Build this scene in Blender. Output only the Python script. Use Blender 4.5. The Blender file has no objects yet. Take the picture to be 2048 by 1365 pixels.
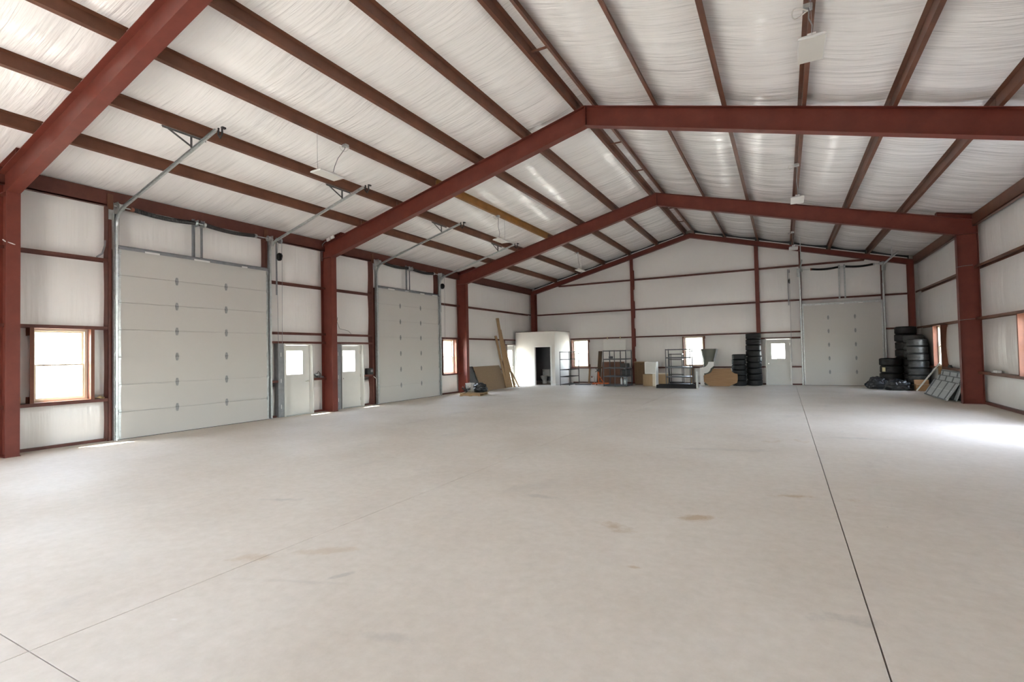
import bpy, bmesh, math, random
from mathutils import Vector, Matrix, noise
random.seed(7)
SC = bpy.context.scene
COL = SC.collection
PI = math.pi

# ------------------------------------------------------------------ camera
cam_d = bpy.data.cameras.new('camera'); cam = bpy.data.objects.new('camera', cam_d); COL.objects.link(cam)
cam_d.sensor_width = 36.0; cam_d.lens = 36.0 * 1010.939 / 2048.0; cam_d.clip_end = 3000; cam_d.clip_start = 0.05
cam.matrix_world = Matrix(((0.88051785, 0.02997217, 0.47306446, 12.772),
                           (0.47356496, -0.012242, -0.88067381, -3.236),
                           (-0.02060445, 0.99947576, -0.02497307, 1.694),
                           (0, 0, 0, 1)))
SC.camera = cam

# ------------------------------------------------------------------ world, sun, exposure
SC.view_settings.view_transform = 'Standard'; SC.view_settings.look = 'None'
SC.view_settings.gamma = 1.0; SC.view_settings.use_curve_mapping = False
SC.view_settings.exposure = 4.32
SUN_DIR = Vector((1.0, 0.85, -2.64)).normalized()      # the way sunlight travels
world = bpy.data.worlds.new('sky'); SC.world = world; world.use_nodes = True
wn = world.node_tree.nodes; wl = world.node_tree.links; wn.clear()
sky = wn.new('ShaderNodeTexSky'); sky.sky_type = 'NISHITA'; sky.sun_disc = False
sky.sun_elevation = math.asin(-SUN_DIR.z)
sky.sun_rotation = math.atan2(-SUN_DIR.x, -SUN_DIR.y)
sky.air_density = 1.0; sky.dust_density = 0.7; sky.ozone_density = 1.0
bgn = wn.new('ShaderNodeBackground'); bgn.inputs['Strength'].default_value = 0.34
won = wn.new('ShaderNodeOutputWorld')
hsn = wn.new('ShaderNodeHueSaturation'); hsn.inputs['Saturation'].default_value = 0.5
wl.new(sky.outputs[0], hsn.inputs['Color']); wl.new(hsn.outputs[0], bgn.inputs[0]); wl.new(bgn.outputs[0], won.inputs[0])
sun_d = bpy.data.lights.new('sun', 'SUN'); sun_d.energy = 4.2; sun_d.angle = math.radians(0.53); sun_d.color = (1.0, 0.95, 0.87)
sun = bpy.data.objects.new('sun', sun_d); COL.objects.link(sun)
sun.rotation_euler = SUN_DIR.to_track_quat('-Z', 'Y').to_euler(); sun.location = (-20, -20, 40)
SC.cycles.max_bounces = 14; SC.cycles.diffuse_bounces = 9; SC.cycles.glossy_bounces = 4
SC.cycles.transparent_max_bounces = 12; SC.cycles.caustics_reflective = False; SC.cycles.caustics_refractive = False
SC.cycles.sample_clamp_indirect = 8.0

# ------------------------------------------------------------------ measures of the building
W = 17.612; D = 23.109; YB = -6.95; XM = W / 2
FY = (0.579, 8.093, 15.668); DK = 0.377; ZK = 4.854; ZPB = 7.04; ZPT = 7.51; SL = 0.2555
GD = 0.2                                  # girt depth, inner face to insulation
def zt(x): return ZPT - SL * abs(x - XM)  # top of the rafters, underside of the purlins
def zb(x): return ZPB - 0.2593 * abs(x - XM)

# ------------------------------------------------------------------ helpers
def nt(m):
    m.use_nodes = True; return m.node_tree.nodes, m.node_tree.links
def mat(name, col, rough=0.5, metal=0.0, spec=0.5, var=0.0, vscale=4.0, bump=0.0, bscale=40.0, col2=None, stretch=None, coat=0.0):
    m = bpy.data.materials.new(name); n, l = nt(m); b = n['Principled BSDF']
    b.inputs['Base Color'].default_value = (*col, 1); b.inputs['Roughness'].default_value = rough
    b.inputs['Metallic'].default_value = metal; b.inputs['Specular IOR Level'].default_value = spec
    if coat: b.inputs['Coat Weight'].default_value = coat
    if var > 0 or bump > 0:
        tc = n.new('ShaderNodeTexCoord'); mp = n.new('ShaderNodeMapping'); l.new(tc.outputs['Object'], mp.inputs[0])
        if stretch: mp.inputs['Scale'].default_value = stretch
    if var > 0:
        t = n.new('ShaderNodeTexNoise'); t.inputs['Scale'].default_value = vscale; t.inputs['Detail'].default_value = 6
        t.inputs['Roughness'].default_value = 0.62; l.new(mp.outputs[0], t.inputs['Vector'])
        r = n.new('ShaderNodeValToRGB'); r.color_ramp.elements[0].position = 0.3; r.color_ramp.elements[1].position = 0.72
        c2 = col2 or tuple(min(1, c * (1 + var)) for c in col); c1 = tuple(c * (1 - var) for c in col) if not col2 else col
        r.color_ramp.elements[0].color = (*c1, 1); r.color_ramp.elements[1].color = (*c2, 1)
        l.new(t.outputs['Fac'], r.inputs[0]); l.new(r.outputs[0], b.inputs['Base Color'])
    if bump > 0:
        t2 = n.new('ShaderNodeTexNoise'); t2.inputs['Scale'].default_value = bscale; t2.inputs['Detail'].default_value = 4
        l.new(mp.outputs[0], t2.inputs['Vector']); bp = n.new('ShaderNodeBump'); bp.inputs['Strength'].default_value = bump
        bp.inputs['Distance'].default_value = 0.01; l.new(t2.outputs['Fac'], bp.inputs['Height']); l.new(bp.outputs[0], b.inputs['Normal'])
    return m

def film_mat(name, s_fine, s_broad, rough, strength, col):
    """white reinforced vinyl facing of the insulation; wrinkles run along the axis with the small scale"""
    m = bpy.data.materials.new(name); n, l = nt(m); b = n['Principled BSDF']
    b.inputs['Base Color'].default_value = (*col, 1); b.inputs['Roughness'].default_value = rough
    b.inputs['Specular IOR Level'].default_value = 0.5
    tc = n.new('ShaderNodeTexCoord')
    h = []
    for s, sc in ((s_fine, 1.0), (s_broad, 1.0)):
        mp = n.new('ShaderNodeMapping'); mp.inputs['Scale'].default_value = s; l.new(tc.outputs['Object'], mp.inputs[0])
        t = n.new('ShaderNodeTexNoise'); t.inputs['Scale'].default_value = sc; t.inputs['Detail'].default_value = 3.5
        t.inputs['Roughness'].default_value = 0.55; t.inputs['Distortion'].default_value = 0.25
        l.new(mp.outputs[0], t.inputs['Vector']); h.append(t)
    b1 = n.new('ShaderNodeBump'); b1.inputs['Strength'].default_value = strength; b1.inputs['Distance'].default_value = 0.05
    l.new(h[1].outputs['Fac'], b1.inputs['Height'])
    b2 = n.new('ShaderNodeBump'); b2.inputs['Strength'].default_value = strength; b2.inputs['Distance'].default_value = 0.022
    mk = n.new('ShaderNodeTexNoise'); mk.inputs['Scale'].default_value = 0.9; mk.inputs['Detail'].default_value = 2; l.new(tc.outputs['Object'], mk.inputs['Vector'])
    mr = n.new('ShaderNodeMapRange'); mr.inputs['From Min'].default_value = 0.36; mr.inputs['From Max'].default_value = 0.66; mr.inputs['To Min'].default_value = 0.35; mr.inputs['To Max'].default_value = 1.0; l.new(mk.outputs['Fac'], mr.inputs[0])
    mm = n.new('ShaderNodeMath'); mm.operation = 'MULTIPLY'; l.new(h[0].outputs['Fac'], mm.inputs[0]); l.new(mr.outputs[0], mm.inputs[1]); l.new(mm.outputs[0], b2.inputs['Height']); l.new(b1.outputs[0], b2.inputs['Normal'])
    l.new(b2.outputs[0], b.inputs['Normal'])
    return m

TAN, SCUFF, PALE = (0.47, 0.355, 0.235, 1), (0.30, 0.29, 0.28, 1), (0.78, 0.76, 0.73, 1)
STAINS = [(11.97, 2.19, .46, .2, .5, TAN, .8), (11.27, 1.54, .34, .18, -.3, TAN, .65), (12.80, 3.38, .50, .15, .3, TAN, .75), (9.71, -.36, .20, .06, 1.1, SCUFF, .4), (9.25, -.05, .7, .14, .6, TAN, .35), (8.77, -.45, .5, .16, .5, TAN, .4),
          (11.69, .73, .12, .05, .2, TAN, .6), (7.4, .81, .45, .12, .4, SCUFF, .3), (13.06, .53, .34, .16, .2, SCUFF, .35), (10.2, 2.2, .5, .14, .1, SCUFF, .3), (9.2, -1.35, .10, .05, .3, PALE, .8), (9.5, -.6, .9, .06, .35, SCUFF, .15), (11.9, 6.0, 1.6, .3, .2, SCUFF, .22), (13.9, 8.0, 1.2, .3, .1, SCUFF, .25), (10.6, -.9, .5, .1, .3, SCUFF, .25)]
def floor_mat():
    m = bpy.data.materials.new('concrete_slab'); n, l = nt(m); b = n['Principled BSDF']
    tc = n.new('ShaderNodeTexCoord')
    def noise_(scale, detail=6, rough=0.6, st=None):
        t = n.new('ShaderNodeTexNoise'); t.inputs['Scale'].default_value = scale; t.inputs['Detail'].default_value = detail; t.inputs['Roughness'].default_value = rough
        if st:
            mp = n.new('ShaderNodeMapping'); mp.inputs['Scale'].default_value = st; l.new(tc.outputs['Object'], mp.inputs[0]); l.new(mp.outputs[0], t.inputs['Vector'])
        else: l.new(tc.outputs['Object'], t.inputs['Vector'])
        return t
    def ramp(src, p0, p1, c0=(0, 0, 0, 1), c1=(1, 1, 1, 1)):
        r = n.new('ShaderNodeValToRGB'); r.color_ramp.elements[0].position = p0; r.color_ramp.elements[1].position = p1
        r.color_ramp.elements[0].color = c0; r.color_ramp.elements[1].color = c1; l.new(src, r.inputs[0]); return r
    def mix(f, a, c, fac=None):
        x = n.new('ShaderNodeMix'); x.data_type = 'RGBA'; l.new(f, x.inputs[0]) if f else None
        l.new(a, x.inputs[6])
        if isinstance(c, tuple): x.inputs[7].default_value = c
        else: l.new(c, x.inputs[7])
        return x
    base = ramp(noise_(0.45, 5, 0.6).outputs['Fac'], 0.3, 0.7, (0.61, 0.555, 0.49, 1), (0.70, 0.655, 0.60, 1))
    fine = ramp(noise_(9, 8, 0.7).outputs['Fac'], 0.3, 0.75, (0.90, 0.89, 0.87, 1), (1.03, 1.03, 1.03, 1))
    mu = n.new('ShaderNodeMix'); mu.data_type = 'RGBA'; mu.blend_type = 'MULTIPLY'; mu.inputs[0].default_value = 1
    l.new(base.outputs[0], mu.inputs[6]); l.new(fine.outputs[0], mu.inputs[7])
    grey = ramp(noise_(0.8, 7, 0.65, (1.6, 0.7, 1)).outputs['Fac'], 0.60, 0.78, (0, 0, 0, 1), (0.45, 0.45, 0.45, 1))
    m1 = mix(grey.outputs[0], mu.outputs[2], (0.44, 0.42, 0.395, 1))
    tan = ramp(noise_(0.55, 8, 0.7, (1.2, 0.8, 1)).outputs['Fac'], 0.655, 0.70, (0, 0, 0, 1), (0.5, 0.5, 0.5, 1))
    m2 = mix(tan.outputs[0], m1.outputs[2], (0.52, 0.415, 0.30, 1))
    v = n.new('ShaderNodeTexVoronoi'); v.inputs['Scale'].default_value = 1.05; l.new(tc.outputs['Object'], v.inputs['Vector'])
    sp = ramp(v.outputs['Distance'], 0.010, 0.015, (0.75, 0.75, 0.75, 1), (0, 0, 0, 1))
    cur = m2
    nz = noise_(3.2, 6, 0.7)                       # spilled dirt and scuffs, each with its own place on the slab
    for px, py, rx, ry, rot, c, amt in STAINS:
        mp = n.new('ShaderNodeMapping'); mp.vector_type = 'TEXTURE'; mp.inputs['Location'].default_value = (px, py, 0); mp.inputs['Rotation'].default_value = (0, 0, rot); mp.inputs['Scale'].default_value = (rx, ry, 1); l.new(tc.outputs['Object'], mp.inputs[0])
        ln = n.new('ShaderNodeVectorMath'); ln.operation = 'LENGTH'; l.new(mp.outputs[0], ln.inputs[0])
        ad = n.new('ShaderNodeMath'); ad.operation = 'MULTIPLY_ADD'; ad.inputs[1].default_value = 2.4; ad.inputs[2].default_value = -0.75; l.new(nz.outputs['Fac'], ad.inputs[0])
        su = n.new('ShaderNodeMath'); su.operation = 'ADD'; l.new(ln.outputs['Value'], su.inputs[0]); l.new(ad.outputs[0], su.inputs[1])
        rp = ramp(su.outputs[0], 0.55, 1.15, (amt, amt, amt, 1), (0, 0, 0, 1)); cur = mix(rp.outputs[0], cur.outputs[2], c)
    m3 = mix(sp.outputs[0], cur.outputs[2], (0.16, 0.14, 0.12, 1))
    l.new(m3.outputs[2], b.inputs['Base Color'])
    rr = ramp(noise_(1.2, 6).outputs['Fac'], 0.3, 0.7, (0.58, 0.58, 0.58, 1), (0.74, 0.74, 0.74, 1)); l.new(rr.outputs[0], b.inputs['Roughness'])
    b.inputs['Specular IOR Level'].default_value = 0.25
    bp = n.new('ShaderNodeBump'); bp.inputs['Strength'].default_value = 0.12; bp.inputs['Distance'].default_value = 0.004
    l.new(noise_(14, 8, 0.7).outputs['Fac'], bp.inputs['Height']); l.new(bp.outputs[0], b.inputs['Normal'])
    return m

def glass_mat():
    m = bpy.data.materials.new('window_glass'); n, l = nt(m); n.remove(n['Principled BSDF'])
    tr = n.new('ShaderNodeBsdfTransparent'); tr.inputs[0].default_value = (0.93, 0.95, 0.94, 1)
    gl = n.new('ShaderNodeBsdfGlossy'); gl.inputs['Roughness'].default_value = 0.02
    fr = n.new('ShaderNodeFresnel'); ge = n.new('ShaderNodeNewGeometry'); mr = n.new('ShaderNodeMapRange')   # same reflectance from both faces of the thin pane
    mr.inputs['To Min'].default_value = 1.45; mr.inputs['To Max'].default_value = 1 / 1.45; l.new(ge.outputs['Backfacing'], mr.inputs[0]); l.new(mr.outputs[0], fr.inputs['IOR'])
    mx = n.new('ShaderNodeMixShader'); l.new(fr.outputs[0], mx.inputs[0]); l.new(tr.outputs[0], mx.inputs[1]); l.new(gl.outputs[0], mx.inputs[2])
    l.new(mx.outputs[0], n['Material Output'].inputs[0]); return m

def wood_mat(name, c1, c2, st, rough=0.6):
    return mat(name, c1, rough, var=0.2, vscale=1.0, col2=c2, stretch=st, bump=0.1, bscale=3)

M = dict(
    red=mat('red_oxide_primer', (0.150, 0.036, 0.025), 0.45, spec=0.3, var=0.16, vscale=3.0, bump=0.03, bscale=60),
    girt=mat('girt_primer', (0.105, 0.036, 0.027), 0.45, spec=0.3, var=0.18, vscale=5.0),
    purlin=mat('purlin_primer', (0.135, 0.055, 0.032), 0.42, spec=0.35, var=0.22, vscale=2.5),
    yellowp=mat('rusty_purlin_primer', (0.26, 0.115, 0.025), 0.45, var=0.25, vscale=2.0),
    roof=film_mat('roof_film', (0.5, 15.0, 1.0), (0.45, 2.6, 0.6), 0.155, 1.0, (0.86, 0.85, 0.84)),
    wall=film_mat('wall_film', (9.0, 9.0, 0.22), (2.2, 2.2, 0.35), 0.30, 0.55, (0.78, 0.77, 0.755)),
    floor=floor_mat(),
    joint=mat('joint_filler', (0.13, 0.105, 0.08), 0.9, var=0.3, vscale=10),
    panel=mat('door_panel_white', (0.49, 0.48, 0.455), 0.48, bump=0.06, bscale=90),
    white=mat('white_paint', (0.74, 0.74, 0.72), 0.45, var=0.03, vscale=3),
    drywall=mat('drywall_paint', (0.72, 0.70, 0.665), 0.7, var=0.03, vscale=2, bump=0.08, bscale=70),
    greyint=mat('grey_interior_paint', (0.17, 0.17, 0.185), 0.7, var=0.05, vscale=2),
    porcelain=mat('porcelain', (0.72, 0.72, 0.71), 0.12, var=0.02, vscale=2),
    doorp=mat('steel_door_paint', (0.60, 0.60, 0.575), 0.42, var=0.03, vscale=3),
    galv=mat('galvanized_steel', (0.50, 0.53, 0.53), 0.36, metal=0.75, var=0.18, vscale=14),
    galvd=mat('grey_channel', (0.24, 0.25, 0.265), 0.45, metal=0.4, var=0.15, vscale=8),
    spring=mat('oiled_spring_steel', (0.025, 0.026, 0.026), 0.38, metal=0.5, var=0.3, vscale=30),
    perf=mat('punched_angle', (0.14, 0.14, 0.14), 0.5, metal=0.5, var=0.3, vscale=40),
    black=mat('black_plastic', (0.018, 0.018, 0.019), 0.45, var=0.2, vscale=10),
    blacks=mat('black_steel', (0.025, 0.026, 0.03), 0.4, var=0.2, vscale=10),
    rubber=mat('tire_rubber', (0.012, 0.012, 0.013), 0.52, spec=0.35, var=0.3, vscale=9, bump=0.3, bscale=55),
    rubber2=mat('dusty_tire_rubber', (0.038, 0.038, 0.038), 0.40, var=0.4, vscale=7, bump=0.3, bscale=55),
    bag=mat('black_bag_film', (0.022, 0.024, 0.027), 0.16, bump=0.9, bscale=9, var=0.2, vscale=5),
    rack=mat('grey_rack_steel', (0.075, 0.080, 0.092), 0.42, var=0.12, vscale=9, metal=0.2),
    tray=mat('dark_tray_steel', (0.014, 0.012, 0.013), 0.6, spec=0.2, var=0.2, vscale=9),
    wood=wood_mat('lumber_pine', (0.27, 0.17, 0.08), (0.40, 0.27, 0.145), (40, 40, 1.2)),
    pallet=wood_mat('pallet_wood', (0.30, 0.19, 0.09), (0.46, 0.31, 0.16), (3, 30, 30)),
    mdf=wood_mat('particle_board', (0.25, 0.175, 0.105), (0.31, 0.22, 0.14), (18, 18, 18), 0.7),
    ply=wood_mat('plywood', (0.25, 0.135, 0.058), (0.33, 0.195, 0.09), (2.5, 10, 26)),
    ply2=wood_mat('plywood_light', (0.29, 0.19, 0.095), (0.36, 0.25, 0.135), (16, 10, 2)),
    brownd=wood_mat('brown_veneer', (0.115, 0.058, 0.022), (0.18, 0.098, 0.042), (18, 10, 1.6)),
    redbr=wood_mat('red_brown_board', (0.13, 0.06, 0.038), (0.19, 0.095, 0.06), (14, 10, 3)),
    dkbr=wood_mat('dark_brown_board', (0.060, 0.035, 0.018), (0.10, 0.06, 0.03), (20, 10, 2)),
    card=mat('cardboard', (0.40, 0.235, 0.12), 0.8, var=0.1, vscale=6),
    orange=mat('orange_enamel', (0.62, 0.125, 0.022), 0.4, var=0.1, vscale=6),
    rust=mat('rusty_red_steel', (0.22, 0.075, 0.045), 0.6, var=0.25, vscale=8),
    olive=mat('olive_grey_plastic', (0.135, 0.14, 0.115), 0.45, var=0.2, vscale=3),
    greyp=mat('grey_panel_face', (0.40, 0.42, 0.43), 0.45, var=0.08, vscale=4),
    greyd=mat('dark_grey_panel', (0.10, 0.105, 0.11), 0.5, var=0.15, vscale=5),
    vinyl=mat('tan_vinyl', (0.60, 0.53, 0.42), 0.45, var=0.04, vscale=4),
    diff=mat('lamp_diffuser', (0.66, 0.645, 0.61), 0.5, var=0.02, vscale=3),
    cable=mat('grey_cable', (0.24, 0.245, 0.26), 0.5, var=0.1, vscale=10),
    cablew=mat('white_cable', (0.66, 0.65, 0.62), 0.5, var=0.05, vscale=10),
    tan=mat('tan_cloth', (0.36, 0.26, 0.14), 0.8, var=0.3, vscale=15),
    siding=mat('outer_siding', (0.55, 0.53, 0.48), 0.5, var=0.05, vscale=2),
    ground=mat('outside_gravel', (0.50, 0.465, 0.41), 0.9, var=0.2, vscale=0.6),
    bark=mat('tree_bark', (0.10, 0.08, 0.06), 0.9, var=0.3, vscale=8),
    leaf=mat('tree_leaves', (0.09, 0.15, 0.05), 0.7, var=0.4, vscale=2),
    chrome=mat('brushed_nickel', (0.62, 0.61, 0.58), 0.25, metal=1.0, var=0.05, vscale=20),
    label=mat('paper_label', (0.62, 0.55, 0.34), 0.7, var=0.15, vscale=14),
    whitel=mat('white_plastic', (0.70, 0.70, 0.69), 0.4, var=0.03, vscale=5),
    hinge=mat('worn_zinc', (0.26, 0.27, 0.27), 0.5, metal=0.3, var=0.2, vscale=20),
    jamb=mat('jamb_primer', (0.165, 0.062, 0.036), 0.5, spec=0.3, var=0.15, vscale=6),
    glass=glass_mat(),
)

class MB:
    def __init__(s): s.v = []; s.f = []
    def quad_strip(s, vs, fs):
        o = len(s.v); s.v += [tuple(p) for p in vs]; s.f += [tuple(o + i for i in f) for f in fs]; return s
    def box(s, a, b):
        x0, x1 = sorted((a[0], b[0])); y0, y1 = sorted((a[1], b[1])); z0, z1 = sorted((a[2], b[2]))
        return s.quad_strip([(x0, y0, z0), (x1, y0, z0), (x1, y1, z0), (x0, y1, z0), (x0, y0, z1), (x1, y0, z1), (x1, y1, z1), (x0, y1, z1)],
                            [(0, 3, 2, 1), (4, 5, 6, 7), (0, 1, 5, 4), (1, 2, 6, 5), (2, 3, 7, 6), (3, 0, 4, 7)])
    def obox(s, c, ax, ay, az):
        """oriented box: centre and three half-axes"""
        c, ax, ay, az = map(Vector, (c, ax, ay, az)); vs = []
        for k in (-1, 1):
            for i, j in ((-1, -1), (1, -1), (1, 1), (-1, 1)): vs.append(c + ax * i + ay * j + az * k)
        return s.quad_strip(vs, [(0, 3, 2, 1), (4, 5, 6, 7), (0, 1, 5, 4), (1, 2, 6, 5), (2, 3, 7, 6), (3, 0, 4, 7)])
    def bar(s, p, q, w, h, up=(0, 0, 1)):
        p, q = Vector(p), Vector(q); d = q - p; u = Vector(up); x = d.cross(u)
        if x.length < 1e-6: x = d.cross(Vector((1, 0, 0)))
        x.normalize(); z = x.cross(d).normalized()
        return s.obox((p + q) / 2, x * w / 2, d / 2, z * h / 2)
    def prism(s, poly, ext):
        """closed polygon (3D points) pushed along ext"""
        n = len(poly); e = Vector(ext); vs = [Vector(p) for p in poly] + [Vector(p) + e for p in poly]
        return s.quad_strip(vs, [tuple(range(n - 1, -1, -1)), tuple(range(n, 2 * n))] + [(i, (i + 1) % n, n + (i + 1) % n, n + i) for i in range(n)])
    def tube(s, pts, r, n=8, closed=False):
        pts = [Vector(p) for p in pts]; m = len(pts); vs = []; prev = None
        for i in range(m):
            a = pts[(i - 1) % m] if (i or closed) else pts[0]; b = pts[(i + 1) % m] if (i < m - 1 or closed) else pts[-1]
            d = (b - a).normalized()
            x = prev - d * prev.dot(d) if prev is not None else d.cross(Vector((0, 0, 1)))
            if x.length < 1e-4: x = d.cross(Vector((1, 0, 0)))
            x.normalize(); y = d.cross(x); prev = x
            rr = r[i] if isinstance(r, (list, tuple)) else r
            for k in range(n):
                t = 2 * PI * k / n; vs.append(pts[i] + x * rr * math.cos(t) + y * rr * math.sin(t))
        fs = []
        for i in range(m if closed else m - 1):
            j = (i + 1) % m
            for k in range(n): fs.append((i * n + k, i * n + (k + 1) % n, j * n + (k + 1) % n, j * n + k))
        if not closed: fs += [tuple(range(n - 1, -1, -1)), tuple((m - 1) * n + k for k in range(n))]
        return s.quad_strip(vs, fs)
    def cyl(s, p, q, r, n=16): return s.tube([p, q], r, n)
    def sweep(s, pts, prof, side):
        """profile (list of (a, b)) swept along pts; a along the fixed side axis, b along the turning normal"""
        pts = [Vector(p) for p in pts]; side = Vector(side); n = len(prof); vs = []
        for i, p in enumerate(pts):
            d = (pts[min(i + 1, len(pts) - 1)] - pts[max(i - 1, 0)]).normalized(); nn = side.cross(d).normalized()
            for a, b in prof: vs.append(p + side * a + nn * b)
        fs = [(i * n + k, i * n + (k + 1) % n, (i + 1) * n + (k + 1) % n, (i + 1) * n + k) for i in range(len(pts) - 1) for k in range(n)]
        fs += [tuple(range(n - 1, -1, -1)), tuple((len(pts) - 1) * n + k for k in range(n))]
        return s.quad_strip(vs, fs)
    def lathe(s, prof, c=(0, 0, 0), n=32, closed=True):
        """profile (r, z) about the z axis through c"""
        m = len(prof); vs = []
        for k in range(n):
            t = 2 * PI * k / n
            for r, z in prof: vs.append((c[0] + r * math.cos(t), c[1] + r * math.sin(t), c[2] + z))
        fs = []
        for k in range(n):
            j = (k + 1) % n
            for i in range(m if closed else m - 1):
                i2 = (i + 1) % m; fs.append((k * m + i, j * m + i, j * m + i2, k * m + i2))
        return s.quad_strip(vs, fs)
    def build(s, name, material, parent=None, smooth=False, loc=None):
        me = bpy.data.meshes.new(name); me.from_pydata([tuple(p) for p in s.v], [], s.f)
        bm = bmesh.new(); bm.from_mesh(me); bmesh.ops.recalc_face_normals(bm, faces=bm.faces); bm.to_mesh(me); bm.free()
        if smooth: me.polygons.foreach_set('use_smooth', [True] * len(me.polygons))
        me.materials.append(M[material] if isinstance(material, str) else material)
        o = bpy.data.objects.new(name, me); COL.objects.link(o)
        if parent: o.parent = parent
        if loc: o.location = loc
        return o

def smooth_angle(o, ang=35):
    me = o.data; me.polygons.foreach_set('use_smooth', [True] * len(me.polygons))
    bm = bmesh.new(); bm.from_mesh(me)
    for e in bm.edges:
        if len(e.link_faces) == 2 and e.calc_face_angle(0) > math.radians(ang): e.smooth = False
    bm.to_mesh(me); bm.free(); return o
def bevel(o, w, seg=2):
    bm = bmesh.new(); bm.from_mesh(o.data)
    bmesh.ops.bevel(bm, geom=list(bm.edges), offset=w, segments=seg, affect='EDGES', profile=0.5, clamp_overlap=True)
    bm.to_mesh(o.data); bm.free(); return smooth_angle(o, 40)
def tag(o, label, cat, group=None, kind=None):
    o['label'] = label; o['category'] = cat
    if group: o['group'] = group
    if kind: o['kind'] = kind
    return o
def struct(o, label, cat): return tag(o, label, cat, kind='structure')
def empty(name, loc=(0, 0, 0), rz=0):
    o = bpy.data.objects.new(name, None); COL.objects.link(o); o.location = loc; o.rotation_euler = (0, 0, rz); o.empty_display_size = 0.1; return o
def share(o, parent, loc=None, rot=None):
    c = o.copy(); COL.objects.link(c); c.parent = parent
    if loc is not None: c.location = loc
    if rot is not None: c.rotation_euler = rot
    return c

# wall frames: (s along the wall, d outwards from the inner girt face, z)
def TL(s, d, z): return (-d, s, z)
def TR(s, d, z): return (W + d, s, z)
def TF(s, d, z): return (s, D + d, z)
def TB(s, d, z): return (s, YB - d, z)
def wbox(mb, T, s0, s1, d0, d1, z0, z1): return mb.box(T(s0, d0, z0), T(s1, d1, z1))

# ------------------------------------------------------------------ openings (s0, s1, z0, z1)
H_LEFT = [(1.00, 1.912, 0.92, 2.39), (2.33, 5.98, 0.0, 4.13), (6.60, 7.54, 0.0, 2.08), (8.755, 9.667, 0.0, 2.08), (10.31, 13.96, 0.0, 4.13),
          (14.36, 15.32, 0.86, 2.37), (20.02, 20.92, 0.0, 2.12), (-4.2, -2.4, 0.0, 2.5)]  # the last is an open bay added out of view to let daylight in
H_FAR = [(2.42, 3.32, 0.86, 2.38), (8.37, 9.30, 0.88, 2.37), (12.06, 13.02, 0.0, 2.11), (13.60, 16.46, 0.0, 3.58)]
H_RIGHT = [(19.45, 20.45, 0.9, 2.39), (11.85, 12.80, 0.9, 2.39), (8.5, 10.3, 0.0, 3.4), (-2.6, -1.7, 0.9, 2.39)]  # the tall floor-level opening is unseen, added to bring in more daylight
H_BACK = [(6.2, 8.8, 0.0, 2.9)]  # assumed open bay behind the viewer, put in to brighten the hall

# light portals in the openings: they emit nothing, they only guide the sampling of the sky
def portal(T, h, n):
    s0, s1, z0, z1 = h; d = bpy.data.lights.new('sky_portal', 'AREA'); d.shape = 'RECTANGLE'; d.size = s1 - s0; d.size_y = z1 - z0
    d.cycles.is_portal = True; o = bpy.data.objects.new('sky_portal', d); COL.objects.link(o)
    o.location = T((s0 + s1) / 2, GD + 0.10, (z0 + z1) / 2); o.rotation_euler = Vector(n).to_track_quat('-Z', 'Z').to_euler()
for h in H_LEFT:
    if h[1] - h[0] < 3: portal(TL, h if (h[2] > 0 or h[0] < 0) else (h[0], h[1], 0.2 if h[0] > 19 else 1.15, 1.97), (1, 0, 0))
for h in H_FAR:
    if h[1] - h[0] < 2: portal(TF, h if h[2] > 0 else (h[0], h[1], 1.15, 1.97), (0, -1, 0))
for h in H_RIGHT: portal(TR, h, (-1, 0, 0))
for h in H_BACK: portal(TB, h, (0, 1, 0))

# ------------------------------------------------------------------ floor
fb = MB().box((-0.35, YB - 0.3, -0.25), (W + 0.35, D + 0.35, -0.03)); floor = fb.build('floor', 'joint')
struct(floor, 'pale grey concrete slab floor of the hall with saw cut joints', 'floor')
xs = [-0.3, 4.4, 8.806, 13.2, W + 0.3]; ys = [YB - 0.25, -1.94, 3.33, 8.6, 13.87, 19.14, D + 0.3]
gx = [0, 0.0022, 0.0032, 0.0048, 0]; gy = [0, 0.003, 0.0012, 0.001, 0.001, 0.001, 0]
for i in range(4):
    for j in range(6):
        MB().box((xs[i] + gx[i], ys[j] + gy[j], -0.03), (xs[i + 1] - gx[i + 1], ys[j + 1] - gy[j + 1], 0.0)).build('concrete_slab', 'floor', floor)

# ------------------------------------------------------------------ walls: outer siding (holes cut) with insulation strips as parts
def cells(sb, zbk, holes, ztop=None):
    out = []
    for a, b in zip(sb, sb[1:]):
        for c, d in zip(zbk, zbk[1:]):
            m, k = (a + b) / 2, (c + d) / 2
            if any(h[0] < m < h[1] and h[2] < k < h[3] for h in holes): continue
            out.append((a, b, c, d))
    return out
def sheet(T, s0, s1, d, holes, ztop_f, zmax, splits=()):
    sb = sorted({s0, s1, *splits, *[h[0] for h in holes], *[h[1] for h in holes]}); sb = [v for v in sb if s0 <= v <= s1]
    zbk = sorted({0.0, zmax, *[h[2] for h in holes], *[h[3] for h in holes]})
    mb = MB()
    for a, b, c, e in cells(sb, zbk, holes):
        ta, tb = min(e, ztop_f(a)), min(e, ztop_f(b))
        mb.quad_strip([T(a, d, c), T(b, d, c), T(b, d, tb), T(a, d, ta), T(a, d + .03, c), T(b, d + .03, c), T(b, d + .03, tb), T(a, d + .03, ta)],
                      [(0, 1, 2, 3), (7, 6, 5, 4), (0, 4, 5, 1), (1, 5, 6, 2), (2, 6, 7, 3), (3, 7, 4, 0)])
    return mb
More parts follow.
